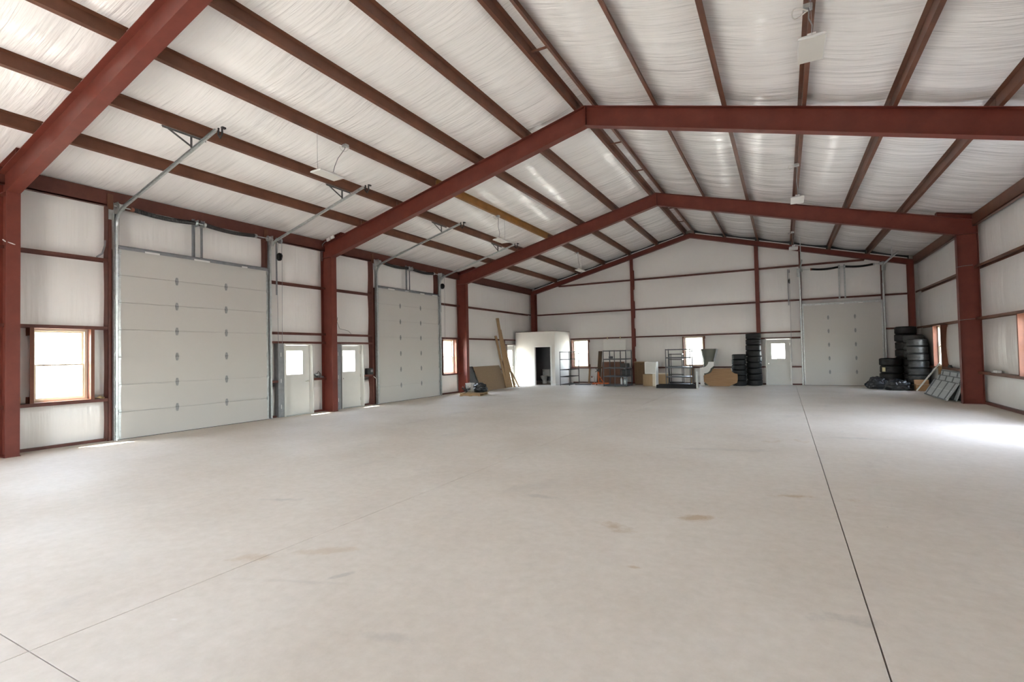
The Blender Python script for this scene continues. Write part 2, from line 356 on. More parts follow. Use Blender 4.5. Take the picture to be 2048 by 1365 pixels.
def liner(T, wall, s0, s1, holes, girts, ztop_f, roll=1.52, bulge=0.028, zmin=0.0):
    """insulation rolls hung behind the girts: one mesh each, bellied between the girts, cut at the openings"""
    n = max(1, round((s1 - s0) / roll)); w = (s1 - s0) / n
    for i in range(n):
        a, b = s0 + i * w, s0 + (i + 1) * w
        hs = [h for h in holes if h[0] < b and h[1] > a]
        sb = {a, b}
        for h in hs: sb |= {v for v in h[:2] if a < v < b}
        sb = sorted(sb); sb2 = [sb[0]]
        for p, q in zip(sb, sb[1:]):
            k = max(1, round((q - p) / 0.4)); sb2 += [p + (q - p) * (t + 1) / k for t in range(k)]
        zmx = max(ztop_f(a), ztop_f(b)); zm = ztop_f((a + b) / 2)
        base = [zmin] + [g for g in girts if g < zmx - 0.05] + [zmx]; zs = {zmin, zmx}
        for p, q in zip(base, base[1:]):
            for t in range(7): zs.add(p + (q - p) * t / 6)
        for h in hs: zs |= {v for v in h[2:] if zmin < v < zmx}
        zs = sorted(zs)
        def off(s, z):
            k = 0.0
            for p, q in zip(base, base[1:]):
                if p <= z <= q + 1e-6: k = math.sin(PI * (z - p) / max(q - p, 1e-3))
            e = min(s - a, b - s) / w
            return -bulge * k * (0.75 + 0.5 * min(1, e * 6)) - 0.006 * noise.noise((s * 2.1, z * 0.6, 3.3))
        mb = MB(); idx = {}
        def vid(s, z):
            z2 = min(z, ztop_f(s)); key = (round(s, 4), round(z, 4))
            if key not in idx: idx[key] = len(mb.v); mb.v.append(T(s, GD + off(s, z2), z2))
            return idx[key]
        for p, q in zip(sb2, sb2[1:]):
            for c, e in zip(zs, zs[1:]):
                m, k = (p + q) / 2, (c + e) / 2
                if any(h[0] - 1e-4 < m < h[1] + 1e-4 and h[2] - 1e-4 < k < h[3] + 1e-4 for h in hs): continue
                if c >= min(ztop_f(p), ztop_f(q)) and c >= max(ztop_f(p), ztop_f(q)) - 1e-4: continue
                mb.f.append((vid(p, c), vid(q, c), vid(q, e), vid(p, e)))
        if mb.f: mb.build('insulation_strip', 'wall', wall, smooth=True)
EAVE = 5.44
roofline = lambda x: ZPT + GD + 0.052 - SL * abs(x - XM)
flat = lambda s: EAVE
wall_left = sheet(TL, YB - 0.25, D + 0.3, GD + 0.06, H_LEFT, flat, EAVE).build('wall_left', 'siding'); struct(wall_left, 'left side wall lined with white vinyl faced insulation behind red girts', 'wall')
wall_right = sheet(TR, YB - 0.25, D + 0.3, GD + 0.06, H_RIGHT, flat, EAVE).build('wall_right', 'siding'); struct(wall_right, 'right side wall lined with white vinyl faced insulation behind red girts', 'wall')
wall_far = sheet(TF, -0.25, W + 0.25, GD + 0.06, H_FAR, roofline, 8.0, (XM,)).build('wall_far', 'siding'); struct(wall_far, 'far gable wall lined with white vinyl faced insulation', 'wall')
wall_back = sheet(TB, -0.25, W + 0.25, GD + 0.06, H_BACK, roofline, 8.0, (XM,)).build('wall_back', 'siding'); struct(wall_back, 'gable wall behind the viewer with one open bay added to let daylight in', 'wall')
GZ = (0.885, 2.42, 3.885)
liner(TL, wall_left, YB - 0.2, D + 0.2, H_LEFT, GZ, flat)
liner(TR, wall_right, YB - 0.2, D + 0.2, H_RIGHT, GZ, flat, bulge=0.045)
liner(TF, wall_far, -0.2, XM, H_FAR, (0.85, 2.43, 3.87, 5.44), lambda x: zt(x) + 0.02)
liner(TF, wall_far, XM, W + 0.2, H_FAR, (0.85, 2.43, 3.87, 5.44), lambda x: zt(x) + 0.02)
liner(TB, wall_back, -0.2, XM, H_BACK, (2.43, 3.87, 5.44), lambda x: zt(x) + 0.15)
liner(TB, wall_back, XM, W + 0.2, H_BACK, (2.43, 3.87, 5.44), lambda x: zt(x) + 0.15)

def girt(T, wall, s0, s1, z, h=0.066, material='girt', name='girt'):
    """C-section girt: web on the outside, lips turned, open side down"""
    t = 0.006; mb = MB()
    wbox(mb, T, s0, s1, 0, GD - 0.004, z + h / 2 - t, z + h / 2)          # shelf-like top web
    wbox(mb, T, s0, s1, 0, t, z - h / 2, z + h / 2 - t)                   # inner flange
    wbox(mb, T, s0, s1, GD - 0.01, GD - 0.004, z - h / 2, z + h / 2 - t)  # outer flange
    return mb.build(name, material, wall)
def post(T, wall, s0, s1, z0, z1, side, d0=0.0, d1=GD - 0.004, name='door_jamb', material='girt'):
    """C-section jamb: web on side +1 (towards larger s) or -1"""
    t = 0.006; mb = MB()
    if side > 0: wbox(mb, T, s1 - t, s1, d0, d1, z0, z1)
    else: wbox(mb, T, s0, s0 + t, d0, d1, z0, z1)
    wbox(mb, T, s0, s1, d0, d0 + t, z0, z1); wbox(mb, T, s0, s1, d1 - t, d1, z0, z1)
    return mb.build(name, material, wall)
def base_trim(T, wall, s0, s1, z1=0.055):
    mb = MB(); wbox(mb, T, s0, s1, 0.09, GD - 0.03, 0.0, z1); return mb.build('base_angle', 'girt', wall)

# left wall
for s0, s1, z in [(0.585, 2.21, GZ[2]), (0.585, 2.21, GZ[1]), (0.585, 2.21, GZ[0]), (6.06, 8.085, GZ[2]), (6.06, 8.085, 2.425), (6.06, 8.085, 2.155), (6.06, 6.36, 1.03), (7.58, 8.085, 1.03),
                  (8.10, 10.2, GZ[2]), (8.10, 10.2, 2.425), (8.10, 10.2, 2.155), (8.10, 8.45, 1.03), (9.71, 10.2, 1.03),
                  (14.05, 15.66, GZ[2]), (14.3, 15.66, GZ[1]), (14.3, 15.66, 0.85), (15.675, 22.9, GZ[2]), (15.675, 20.93, GZ[1]), (15.675, 19.70, 0.9), (19.78, 20.93, 2.16), (21.0, 22.9, 2.42),
                  (-2.3, 0.57, GZ[2]), (-2.3, 0.57, GZ[1]), (-2.3, 0.57, GZ[0]), (YB, -4.3, GZ[2]), (YB, -4.3, GZ[1]), (YB, -4.3, GZ[0]), (-4.2, -2.4, 2.54)]:
    girt(TL, wall_left, s0, s1, z)
for s0, s1, side, z1 in [(2.215, 2.285, -1, 5.08), (5.97, 6.05, -1, 5.08), (10.13, 10.215, -1, 5.08), (13.95, 14.03, -1, 5.08), (19.70, 19.78, 1, 2.39), (-4.28, -4.2, 1, 5.08), (-2.4, -2.32, -1, 5.08)]:
    post(TL, wall_left, s0, s1, 0.0, z1, side)
for s0, s1 in [(0.68, 2.21), (6.05, 6.36), (7.62, 7.99), (8.2, 8.45), (9.73, 10.13), (14.05, 15.56), (15.78, 19.7)]: base_trim(TL, wall_left, s0, s1)
# header pieces of the jambs standing in front of the eave strut
for s in (2.25, 5.99, 10.17, 13.97):
    mb = MB(); wbox(mb, TL, s - 0.05, s + 0.05, -0.035, -0.003, 5.0, 5.33); mb.build('jamb_clip', 'purlin', wall_left)
# right wall
for s0, s1, z in [(15.675, 22.9, GZ[2]), (15.675, 22.9, GZ[1]), (15.675, 22.9, 0.885), (8.10, 8.42, GZ[1]), (8.10, 8.42, 0.885), (8.10, 15.66, GZ[2]), (10.38, 15.66, GZ[1]), (10.38, 15.66, 0.885),
                  (0.585, 8.085, GZ[2]), (0.585, 8.085, GZ[1]), (0.585, 8.085, 0.885), (YB, 0.57, GZ[2]), (YB, 0.57, GZ[1]), (YB, 0.57, 0.885)]:
    girt(TR, wall_right, s0, s1, z, 0.07, material='purlin')
post(TR, wall_right, 8.42, 8.5, 0, 3.84, 1); post(TR, wall_right, 10.3, 10.38, 0, 3.84, -1); girt(TR, wall_right, 8.5, 10.3, 3.43)
for s0, s1 in [(15.78, 22.8), (10.4, 15.56), (0.7, 7.98)]: base_trim(TR, wall_right, s0, s1, 0.075)
# far wall: corner columns, end columns, girts, jambs
EC = (5.84, 11.75)
for s0, s1, z in [(0.28, EC[0] - .09, 3.87), (EC[0] + .09, EC[1] - .09, 3.87), (EC[1] + .09, 17.4, 3.87), (2.32, EC[0] - .09, 2.43), (EC[0] + .09, EC[1] - .09, 2.43), (EC[1] + .09, 13.50, 2.43), (16.56, 17.4, 2.43),
                  (2.32, EC[0] - .09, 0.83), (EC[0] + .09, EC[1] - .09, 0.83), (EC[1] + .09, 12.0, 0.83), (13.08, 13.50, 0.83), (16.56, 17.4, 0.83), (EC[1] + .09, 13.5, 2.16),
                  (1.62, EC[0] - .09, 5.44), (EC[0] + .09, EC[1] - .09, 5.44), (EC[1] + .09, 15.95, 5.44)]:
    girt(TF, wall_far, s0, s1, z, 0.066)
for s in EC:
    mb = MB(); wbox(mb, TF, s - 0.085, s + 0.085, -0.02, -0.008, 0, zt(s) - 0.2); wbox(mb, TF, s - 0.005, s + 0.005, -0.008, GD - 0.02, 0, zt(s) - 0.2); wbox(mb, TF, s - 0.085, s + 0.085, GD - 0.02, GD - 0.01, 0, zt(s) - 0.2)
    mb.build('end_column', 'red', wall_far)
for a, b in ((0.0, 0.25), (W - 0.22, W - 0.02)):
    mb = MB(); wbox(mb, TF, a, b, -0.2, -0.19, 0, zt(a) - 0.15); wbox(mb, TF, (a + b) / 2 - .005, (a + b) / 2 + .005, -0.19, 0.1, 0, zt(a) - 0.15); wbox(mb, TF, a, b, 0.1, 0.11, 0, zt(a) - 0.15)
    mb.build('corner_column', 'red', wall_far)
for s0, s1, side, z1 in [(13.48, 13.56, 1, zt(13.5) - .22), (16.50, 16.58, -1, zt(16.5) - .22)]: post(TF, wall_far, s0, s1, 0, z1, side)
for s0, s1 in [(2.4, 5.75), (5.95, 11.65), (11.85, 12.0), (13.08, 13.48), (16.6, 17.4)]: base_trim(TF, wall_far, s0, s1, 0.06)
# gable rafters and the strips above them
for sgn in (-1, 1):
    x1 = XM + sgn * (XM - 0.0)
    mb = MB()
    for d0, d1, zo0, zo1 in ((-0.12, 0.08, -0.012, 0), (-0.12, 0.08, -0.232, -0.22), (-0.025, -0.015, -0.22, -0.012)):
        y0, y1 = D + d0, D + d1
        mb.prism([(XM, y0, ZPT + zo0), (x1, y0, zt(x1) + zo0), (x1, y0, zt(x1) + zo1), (XM, y0, ZPT + zo1)], (0, y1 - y0, 0))
    mb.build('gable_rafter', 'red', wall_far)
PX = [XM - o for o in (7.24, 5.83, 4.42, 3.01, 1.60, 0.19)] + [XM + o for o in (0.19, 1.60, 3.01, 4.42, 5.83, 7.24)]
edges = [0.12] + PX[:6] + [XM] + PX[6:] + [W - 0.12]
for a, b in zip(edges, edges[1:]):
    if b - a < 0.3: continue
    a2, b2 = a + 0.09, b - 0.09; y = D - 0.118
    MB().prism([(a2, y, zt(a2) + .002), (b2, y, zt(b2) + .002), (b2, y, zt(b2) + .035), (a2, y, zt(a2) + .035)], (0, 0.02, 0)).build('light_leak_strip', 'whitel', wall_far)  # white strip standing in for light leaking over the gable rafter
    MB().prism([(a + .012, D + .05, zt(a + .012)), (b - .012, D + .05, zt(b - .012)), (b - .012, D + .05, zt(b - .012) + .2), (a + .012, D + .05, zt(a + .012) + .2)], (0, 0.02, 0)).build('gap_shade_strip', 'blacks', wall_far)  # black sheet standing in for the shade in the gap under the roof

# ------------------------------------------------------------------ ceiling: roof sheet, insulation strips, purlins, eave struts
mb = MB()
for sgn in (-1, 1):
    x1 = XM + sgn * (XM + 0.6); z0, z1 = ZPT + GD + 0.05, zt(x1) + GD + 0.05
    mb.prism([(XM, YB - 0.5, z0), (x1, YB - 0.5, z1), (x1, YB - 0.5, z1 + .03), (XM, YB - 0.5, z0 + .03)], (0, D - YB + 1.0, 0))
ceiling = mb.build('ceiling', 'siding'); struct(ceiling, 'pitched roof lined with wrinkled white vinyl insulation between red purlins', 'ceiling')
nroll = 17; y0r, y1r = YB - 0.2, D + 0.22; rw = (y1r - y0r) / nroll
for sgn in (-1, 1):
    stops = sorted({-GD - 0.02, *PX[:6], XM}) if sgn < 0 else sorted({XM, *PX[6:], W + GD + 0.02})
    for i in range(nroll):
        a, b = y0r + i * rw, y0r + (i + 1) * rw; xsn = []
        for p, q in zip(stops, stops[1:]):
            k = 10 if q - p > 0.5 else 2
            xsn += [(p + (q - p) * t / k, math.sin(PI * t / k) if q - p > 0.5 else 0) for t in range(k)]
        xsn.append((stops[-1], 0)); ny = 12; mb = MB(); nx = len(xsn)
        for j in range(ny + 1):
            y = a + (b - a) * j / ny; e = min(j, ny - j) / ny
            for x, k in xsn:
                drop = 0.075 * k * (0.85 + 0.15 * min(1, e * 5)) + 0.012 * k * noise.noise((x * 0.7, y * 2.3, 1.7)) + 0.006 * k * noise.noise((x * 0.9, y * 6.5, 5.1))
                mb.v.append((x, y, zt(x) + GD - drop + (0.004 if e == 0 else 0)))
        for j in range(ny):
            for k in range(nx - 1): mb.f.append((j * nx + k, j * nx + k + 1, (j + 1) * nx + k + 1, (j + 1) * nx + k))
        mb.build('insulation_strip', 'roof', ceiling, smooth=True)
bays = [(YB, FY[0]), (FY[0], FY[1]), (FY[1], FY[2]), (FY[2], D + 0.06)]
def purlin_mesh(x, L):
    """Z-section, web upright, foot turned to the eave, head to the ridge"""
    s = -1 if x < XM else 1; t = 0.005; f = 0.065; m = SL * (-s)
    P = lambda dx, z: (x + dx * s, 0, zt(x) + z - SL * dx)
    poly = [P(f, 0.001), P(f, 0.021), P(f - t, 0.021), P(f - t, t), P(t, t), P(t, GD - 0.012), P(-f, GD - 0.012), P(-f, GD - 0.018), P(0, GD - 0.018), P(0, 0.001)]
    return MB().prism(poly, (0, L, 0))
for x in PX:
    for k, (a, b) in enumerate(bays):
        o = purlin_mesh(x, b - a - 0.01).build('purlin', 'yellowp' if (abs(x - PX[2]) < .01 and k == 2) else 'purlin', ceiling); o.location = (0, a + 0.005, 0)
for a, b in bays:                     # ridge tie blocks between the two ridge purlins
    for f in (0.33, 0.66):
        y = a + (b - a) * f; MB().box((PX[5] + 0.01, y - 0.02, zt(XM) + 0.03), (PX[6] - 0.01, y + 0.02, zt(XM) + 0.06)).build('ridge_tie', 'purlin', ceiling)
for a, b in bays:
    for T, m in ((TL, 'girt'), (TR, 'purlin')):
        mb = MB(); wbox(mb, T, a + .006, b - .006, 0.0, 0.008, 5.07, 5.40); wbox(mb, T, a + .006, b - .006, 0.0, 0.09, 5.065, 5.073); wbox(mb, T, a + .006, b - .006, 0.0, 0.012, 5.073, 5.10)
        mb.build('eave_strut', m, ceiling)

# ------------------------------------------------------------------ steel frames
def steel_frame(y, label):
    r = empty('steel_frame', (XM, y, 0)); struct(r, label, 'steel frame')
    X = lambda x: x - XM; t = 0.012; bf = 0.1
    for s in (-1, 1):
        P = (lambda x: s * (XM - x))               # x measured from the side wall, mirrored for the right side
        mb = MB()                                   # column
        mb.box((P(DK - t), -bf, 0.012), (P(DK), bf, ZK)); mb.box((P(-0.1), -bf, 0.012), (P(-0.1 + t), bf, zt(0) - 0.0))
        mb.prism([(P(-0.1 + t), -0.005, 0.012), (P(DK - t), -0.005, 0.012), (P(DK - t), -0.005, ZK), (P(-0.1 + t), -0.005, ZK)], (0, 0.01, 0))
        c = mb.build('column', 'red', r)
        MB().box((P(-0.11), -0.11, 0.0), (P(DK + 0.01), 0.11, 0.012)).build('base_plate', 'red', c)
        mb = MB()                                   # knee web and rafter
        mb.prism([(P(-0.1 + t), -0.005, ZK), (P(DK), -0.005, ZK), (P(DK), -0.005, zt(DK) - t), (P(-0.1 + t), -0.005, zt(-0.1) - t)], (0, 0.01, 0))
        mb.prism([(P(DK), -0.005, ZK + t), (0, -0.005, ZPB + t), (0, -0.005, ZPT - t), (P(DK), -0.005, zt(DK) - t)], (0, 0.01, 0))
        mb.prism([(P(DK), -bf, ZK), (0, -bf, ZPB), (0, -bf, ZPB + t), (P(DK), -bf, ZK + t)], (0, 2 * bf, 0))
        mb.prism([(P(-0.1), -bf, zt(-0.1) - t), (0, -bf, ZPT - t), (0, -bf, ZPT), (P(-0.1), -bf, zt(-0.1))], (0, 2 * bf, 0))
        ra = mb.build('rafter', 'red', r)
        MB().box((P(-0.09), -bf, ZK - 0.006), (P(DK - t), bf, ZK + 0.006)).build('knee_stiffener', 'red', ra)
        mb = MB()                                   # stub that carries the eave strut above the knee
        mb.prism([(P(-0.08), -0.005, zt(-0.08)), (P(0.80), -0.005, zt(0.80)), (P(0.80), -0.005, zt(0.80) + .09), (P(-0.08), -0.005, zt(-0.08) + .13)], (0, 0.01, 0))
        mb.prism([(P(-0.08), -bf, zt(-0.08) + .13), (P(0.80), -bf, zt(0.80) + .09), (P(0.80), -bf, zt(0.80) + .10), (P(-0.08), -bf, zt(-0.08) + .14)], (0, 2 * bf, 0))
        mb.box((P(0.79), -bf, zt(0.80) - 0.0), (P(0.80), bf, zt(0.80) + .09))
        mb.build('eave_stub', 'red', ra)
        for f in (0.36, 0.7):                       # bolted splice plates
            x = DK + (XM - DK) * f; zz = (zb(x) + zt(x)) / 2
        # bolts at the knee
    MB().box((-0.012, -bf, ZPB - 0.0), (0.012, bf, ZPT - 0.0)).build('ridge_plate', 'red', r)
    return r
steel_frame(FY[0], 'nearest red steel frame, its rafter crossing the upper left corner')
steel_frame(FY[1], 'middle red steel frame, its rafter spanning the full picture under the ridge')
steel_frame(FY[2], 'farthest free-standing red steel frame, its right column in front of the grey panels')

# ------------------------------------------------------------------ windows
def window(n, T, h, label, sill_z=None):
    s0, s1, z0, z1 = h; r = empty('window_%d' % n, T((s0 + s1) / 2, 0, z0)); struct(r, label, 'window'); inv = Vector(r.location)
    def b(name, m, boxes):
        mb = MB()
        for q in boxes: wbox(mb, T, *q)
        mb.v = [tuple(Vector(p) - inv) for p in mb.v]; return mb.build(name, m, r)
    e = 0.062
    b('jamb', 'jamb', [(s0 - e, s0, 0, 0.006, z0, z1), (s0 - 0.006, s0, 0.006, GD + .06, z0, z1), (s0 - e, s0, GD - .012, GD - .006, z0, z1)])
    b('jamb', 'jamb', [(s1, s1 + e, 0, 0.006, z0, z1), (s1, s1 + 0.006, 0.006, GD + .06, z0, z1), (s1, s1 + e, GD - .012, GD - .006, z0, z1)])
    b('head_liner', 'jamb', [(s0, s1, 0.0, GD + .06, z1 - 0.006, z1)])
    b('sill_liner', 'jamb', [(s0, s1, 0.0, GD + .06, z0, z0 + 0.006)])
    f = 0.045; a0, a1, c0, c1 = s0 + .006, s1 - .006, z0 + .006, z1 - .006
    b('window_frame', 'vinyl', [(a0, a0 + f, GD - .06, GD + .05, c0, c1), (a1 - f, a1, GD - .06, GD + .05, c0, c1), (a0 + f, a1 - f, GD - .06, GD + .05, c0, c0 + f), (a0 + f, a1 - f, GD - .06, GD + .05, c1 - f, c1)])
    zm = (c0 + c1) / 2; g = 0.032
    for zl, zh, d in ((c0 + f, zm + .016, GD - .035), (zm - .016, c1 - f, GD + .012)):
        q = b('sash', 'vinyl', [(a0 + f, a0 + f + g, d, d + .035, zl, zh), (a1 - f - g, a1 - f, d, d + .035, zl, zh), (a0 + f + g, a1 - f - g, d, d + .035, zl, zl + g), (a0 + f + g, a1 - f - g, d, d + .035, zh - g, zh)])
        p = b('pane', 'glass', [(a0 + f + g, a1 - f - g, d + .015, d + .02, zl + g, zh - g)]); p.parent = q
    return r
window(1, TL, H_LEFT[0], 'sash window between the nearest steel column and the near overhead door')
window(2, TL, H_LEFT[5], 'sash window on the left wall beyond the second overhead door')
window(3, TF, H_FAR[0], 'sash window on the far wall beside the white bathroom box')
window(4, TF, H_FAR[1], 'sash window on the far wall behind the grey shelving racks')
window(5, TR, H_RIGHT[0], 'sash window on the right wall above the leaning grey panels')
window(6, TR, H_RIGHT[1], 'sash window cut by the right edge of the picture')
window(7, TR, H_RIGHT[3], 'sash window on the right wall behind the viewer')

# ------------------------------------------------------------------ walk doors
def walk_door(n, T, h, label, glass, knob_left, lever=True, inset=0.12, channel=None):
    s0, s1, _, z1 = h; r = empty('door_%d' % n, T((s0 + s1) / 2, 0, 0)); struct(r, label, 'door'); inv = Vector(r.location)
    def b(name, m, boxes, par=None, bev=0):
        mb = MB()
        for q in boxes: wbox(mb, T, *q)
        mb.v = [tuple(Vector(p) - inv) for p in mb.v]; o = mb.build(name, m, par or r)
        if bev: bevel(o, bev)
        return o
    e = 0.045
    b('door_frame', 'doorp', [(s0 - e, s0, -0.012, GD + .07, 0, z1 + e), (s1, s1 + e, -0.012, GD + .07, 0, z1 + e), (s0, s1, -0.012, GD + .07, z1, z1 + e), (s0, s0 + .014, inset + .05, inset + .075, 0, z1), (s1 - .014, s1, inset + .05, inset + .075, 0, z1)])
    g0, g1, gz0, gz1 = glass; a0, a1 = s0 + .004, s1 - .004; d0, d1 = inset, inset + .045
    slab = b('door_leaf', 'doorp', [(a0, g0, d0, d1, 0.012, z1 - .004), (g1, a1, d0, d1, 0.012, z1 - .004), (g0, g1, d0, d1, 0.012, gz0), (g0, g1, d0, d1, gz1, z1 - .004)])
    b('glazing_bead', 'white', [(g0, g0 + .02, d0 - .008, d1 + .004, gz0, gz1), (g1 - .02, g1, d0 - .008, d1 + .004, gz0, gz1), (g0 + .02, g1 - .02, d0 - .008, d1 + .004, gz0, gz0 + .02), (g0 + .02, g1 - .02, d0 - .008, d1 + .004, gz1 - .02, gz1)], slab)
    b('pane', 'glass', [(g0 + .02, g1 - .02, d0 + .02, d0 + .025, gz0 + .02, gz1 - .02)], slab)
    ks = a0 + .07 if knob_left else a1 - .07; dirn = 1 if knob_left else -1
    mb = MB(); A = lambda s, d, z: tuple(Vector(T(s, d, z)) - inv)
    mb.cyl(A(ks, d0, 0.98), A(ks, d0 - .012, 0.98), 0.032, 14); mb.cyl(A(ks, d0 - .012, 0.98), A(ks, d0 - .05, 0.98), 0.011, 10)
    if lever: mb.bar(A(ks - .01 * dirn, d0 - .05, 0.98), A(ks + .12 * dirn, d0 - .05, 0.98), 0.016, 0.02)
    else: mb.tube([A(ks, d0 - .045, .98), A(ks, d0 - .05, .98), A(ks, d0 - .065, .98), A(ks, d0 - .075, .98)], [0.015, 0.027, 0.027, 0.012], 12)
    mb.build('door_handle', 'chrome', slab, smooth=False)
    b('threshold', 'galv', [(s0, s1, -0.01, 0.2, 0.0, 0.012)])
    hs = a1 - .0 if knob_left else a0
    for z in (0.25, 1.05, 1.85): b('hinge', 'chrome', [(hs - .012, hs + .006, d0 - .006, d0, z - .05, z + .05)], slab)
    if channel:
        c0, c1 = channel
        ch = b('jamb_channel', 'galvd', [(c0, c1, 0.01, 0.016, 0, z1 + .04), (c0, c0 + .005, .016, .18, 0, z1 + .04), (c1 - .005, c1, .016, .18, 0, z1 + .04)])
        for z in (0.3, 1.05, 1.8): b('slot', 'whitel', [((c0 + c1) / 2 - .008, (c0 + c1) / 2 + .008, 0.006, 0.01, z - .06, z + .06)], ch)
    return r
walk_door(1, TL, H_LEFT[2], 'grey-white steel walk door with half glass left of the middle frame column', (6.70, 7.30, 1.19, 1.93), False, channel=(6.365, 6.55))
walk_door(2, TL, H_LEFT[3], 'grey-white steel walk door with half glass right of the middle frame column', (8.85, 9.43, 1.19, 1.93), True, lever=False, channel=(8.46, 8.70))
walk_door(3, TL, H_LEFT[6], 'full glass walk door on the left wall next to the bathroom box', (20.2, 20.74, 0.3, 1.90), False)
walk_door(4, TF, H_FAR[2], 'steel walk door with half glass in the far wall beside the tall tire stack', (12.245, 12.83, 1.19, 1.925), True, lever=False, inset=0.09)

# ------------------------------------------------------------------ overhead doors
def overhead_door(n, T, s0, s1, ztop, nsec, label, far=False, zshaft=5.06, hoist=None):
    r = empty('door_%d' % n, T((s0 + s1) / 2, 0, 0)); struct(r, label, 'overhead door'); inv = Vector(r.location)
    A = lambda s, d, z: tuple(Vector(T(s, d, z)) - inv)
    side = (Vector(T(1, 0, 0)) - Vector(T(0, 0, 0)))
    def b(name, m, boxes, par=None):
        mb = MB()
        for q in boxes: wbox(mb, T, *q)
        mb.v = [tuple(Vector(p) - inv) for p in mb.v]; return mb.build(name, m, par or r)
    hs = ztop / nsec; wd = s1 - s0
    b('opening_lining', 'girt', [(s0 - .06, s1 + .06, 0.001, GD + .08, ztop - .062, ztop - .03), (s0 - .07, s0 - .045, 0.001, GD + .08, 0, ztop - .062), (s1 - .036, s1 - .012, 0.001, GD + .08, 0, ztop - .062)])
    for k in range(nsec):
        z0, z1 = k * hs + (0.008 if k else 0.012), (k + 1) * hs - 0.001
        p = b('door_section', 'panel', [(s0, s1, -0.046, 0.0, z0, z1 - .006), (s0, s1, -0.022, -0.006, z1 - .006, z1 + (.010 if k < nsec - 1 else 0))])
        b('end_stile', 'galv', [(s0 - .002, s0 + .05, -0.048, 0.001, z0 + .002, z1 - .002)], p); b('end_stile', 'galv', [(s1 - .05, s1 + .002, -0.048, 0.001, z0 + .002, z1 - .002)], p)
        if k < nsec - 1:
            for f in (1 / 3, 2 / 3):
                s = s0 + wd * f; z = (k + 1) * hs
                mb = MB()
                mb.prism([A(s - .02, -.047, z - .095), A(s + .02, -.047, z - .095), A(s + .036, -.047, z - .02), A(s + .036, -.047, z + .02), A(s + .02, -.047, z + .085), A(s - .02, -.047, z + .085), A(s - .036, -.047, z + .02), A(s - .036, -.047, z - .02)],
                         Vector(A(0, -.053, 0)) - Vector(A(0, -.047, 0)))
                mb.cyl(A(s - .034, -.058, z), A(s + .034, -.058, z), 0.009, 8); mb.build('hinge', 'hinge', p)
        for s, g in ((s0, -1), (s1, 1)):            # roller carrier at every joint
            z = min((k + 1) * hs, ztop - 0.09); mb = MB()
            q0, q1 = A(s - g * .055, -.05, z - .05), A(s - g * .002, -.066, z + .05); mb.box(q0, q1)
            mb.cyl(A(s - g * .05, -.075, z), A(s + g * .07, -.075, z), 0.008, 8); mb.cyl(A(s + g * .035, -.075, z), A(s + g * .062, -.075, z), 0.022, 12)
            mb.build('roller', 'galv', p)
    b('top_strut', 'galvd' if not far else 'galv', [(s0, s1, -0.105, -0.05, ztop - .012, ztop + .0), (s0, s1, -0.105, -0.1, ztop - .035, ztop - .012), (s0, s1, -.058, -.05, ztop, ztop + .05), (s0, s1, -.10, -.058, ztop + .045, ztop + .05)])
    b('bottom_seal', 'black', [(s0, s1, -0.04, -0.004, 0.0, 0.012)])
    # torn weather seal along the top
    rnd = random.Random(n); s = s0 + 0.5
    while s < s1 - 0.4:
        L = rnd.uniform(0.15, 0.4); b('weather_seal', 'whitel', [(s, s + L, -0.112, -0.106, ztop - rnd.uniform(.03, .05), ztop - .004)]); s += L + rnd.uniform(0.3, 0.9)
    # tracks
    zc = ztop + 0.42 if not far else 4.72
    for s, g in ((s0, -1), (s1, 1)):
        st = s + g * 0.05
        pts = [A(st, -.075, 0.03), A(st, -.075, zc)]; R = 0.42; ex = math.atan(0.279) if not far else 0.0; arc = PI / 2 - ex
        for i in range(1, 9):
            t = arc * i / 8; pts.append(A(st, -.075 - R * (1 - math.cos(t)), zc + R * math.sin(t)))
        d1, z1 = -.075 - R * (1 - math.cos(arc)), zc + R * math.sin(arc); L = 3.42 if not far else 2.9
        de, ze = d1 - L * math.cos(ex), z1 + L * math.sin(ex); pts.append(A(st, de, ze))
        prof = [(-.022, -.028), (.022, -.028), (.022, -.020), (-.014, -.020), (-.014, .020), (.022, .020), (.022, .028), (-.022, .028)]
        if g < 0: prof = [(-a, bb) for a, bb in prof][::-1]
        mb = MB(); mb.sweep(pts, prof, side); tr = mb.build('track', 'galv', r)
        smooth_angle(tr, 50)
        b('track_angle', 'galv', [(s + g * .02, s + g * .09, -0.012, -0.004, 0.0, ztop + 0.75), (s + g * .082, s + g * .09, -0.085, -0.004, 0.0, ztop + 0.75)])
        for k in range(nsec + 1):                    # jamb brackets
            z = 0.15 + k * hs * 0.98; b('track_bracket', 'galv', [(s + g * .058, s + g * .08, -0.1, -0.012, z - .03, z + .03)], tr)
        # bearing plate, drum
        mb = MB(); mb.box(A(s + g * .06, 0, zshaft - .16), A(s + g * .068, -.2, zshaft + .09)); mb.box(A(s + g * .02, -.012, zshaft - .28), A(s + g * .16, -.004, zshaft + .1)); mb.build('bearing_plate', 'galv', r)
        mb = MB(); P = lambda o, rr: (o, rr)
        c0 = s + g * .05
        mb.tube([A(c0, -.14, zshaft), A(c0 - g * .01, -.14, zshaft), A(c0 - g * .012, -.14, zshaft), A(c0 - g * .10, -.14, zshaft), A(c0 - g * .102, -.14, zshaft), A(c0 - g * .115, -.14, zshaft)], [0.085, 0.085, 0.068, 0.062, 0.078, 0.078], 20)
        smooth_angle(mb.build('cable_drum', 'galv', r), 40)
        mb = MB(); mb.cyl(A(s + g * .008, -.06, 0.08), A(s + g * .0, -.10, zshaft), 0.003, 5); mb.build('lift_cable', 'cable', r)
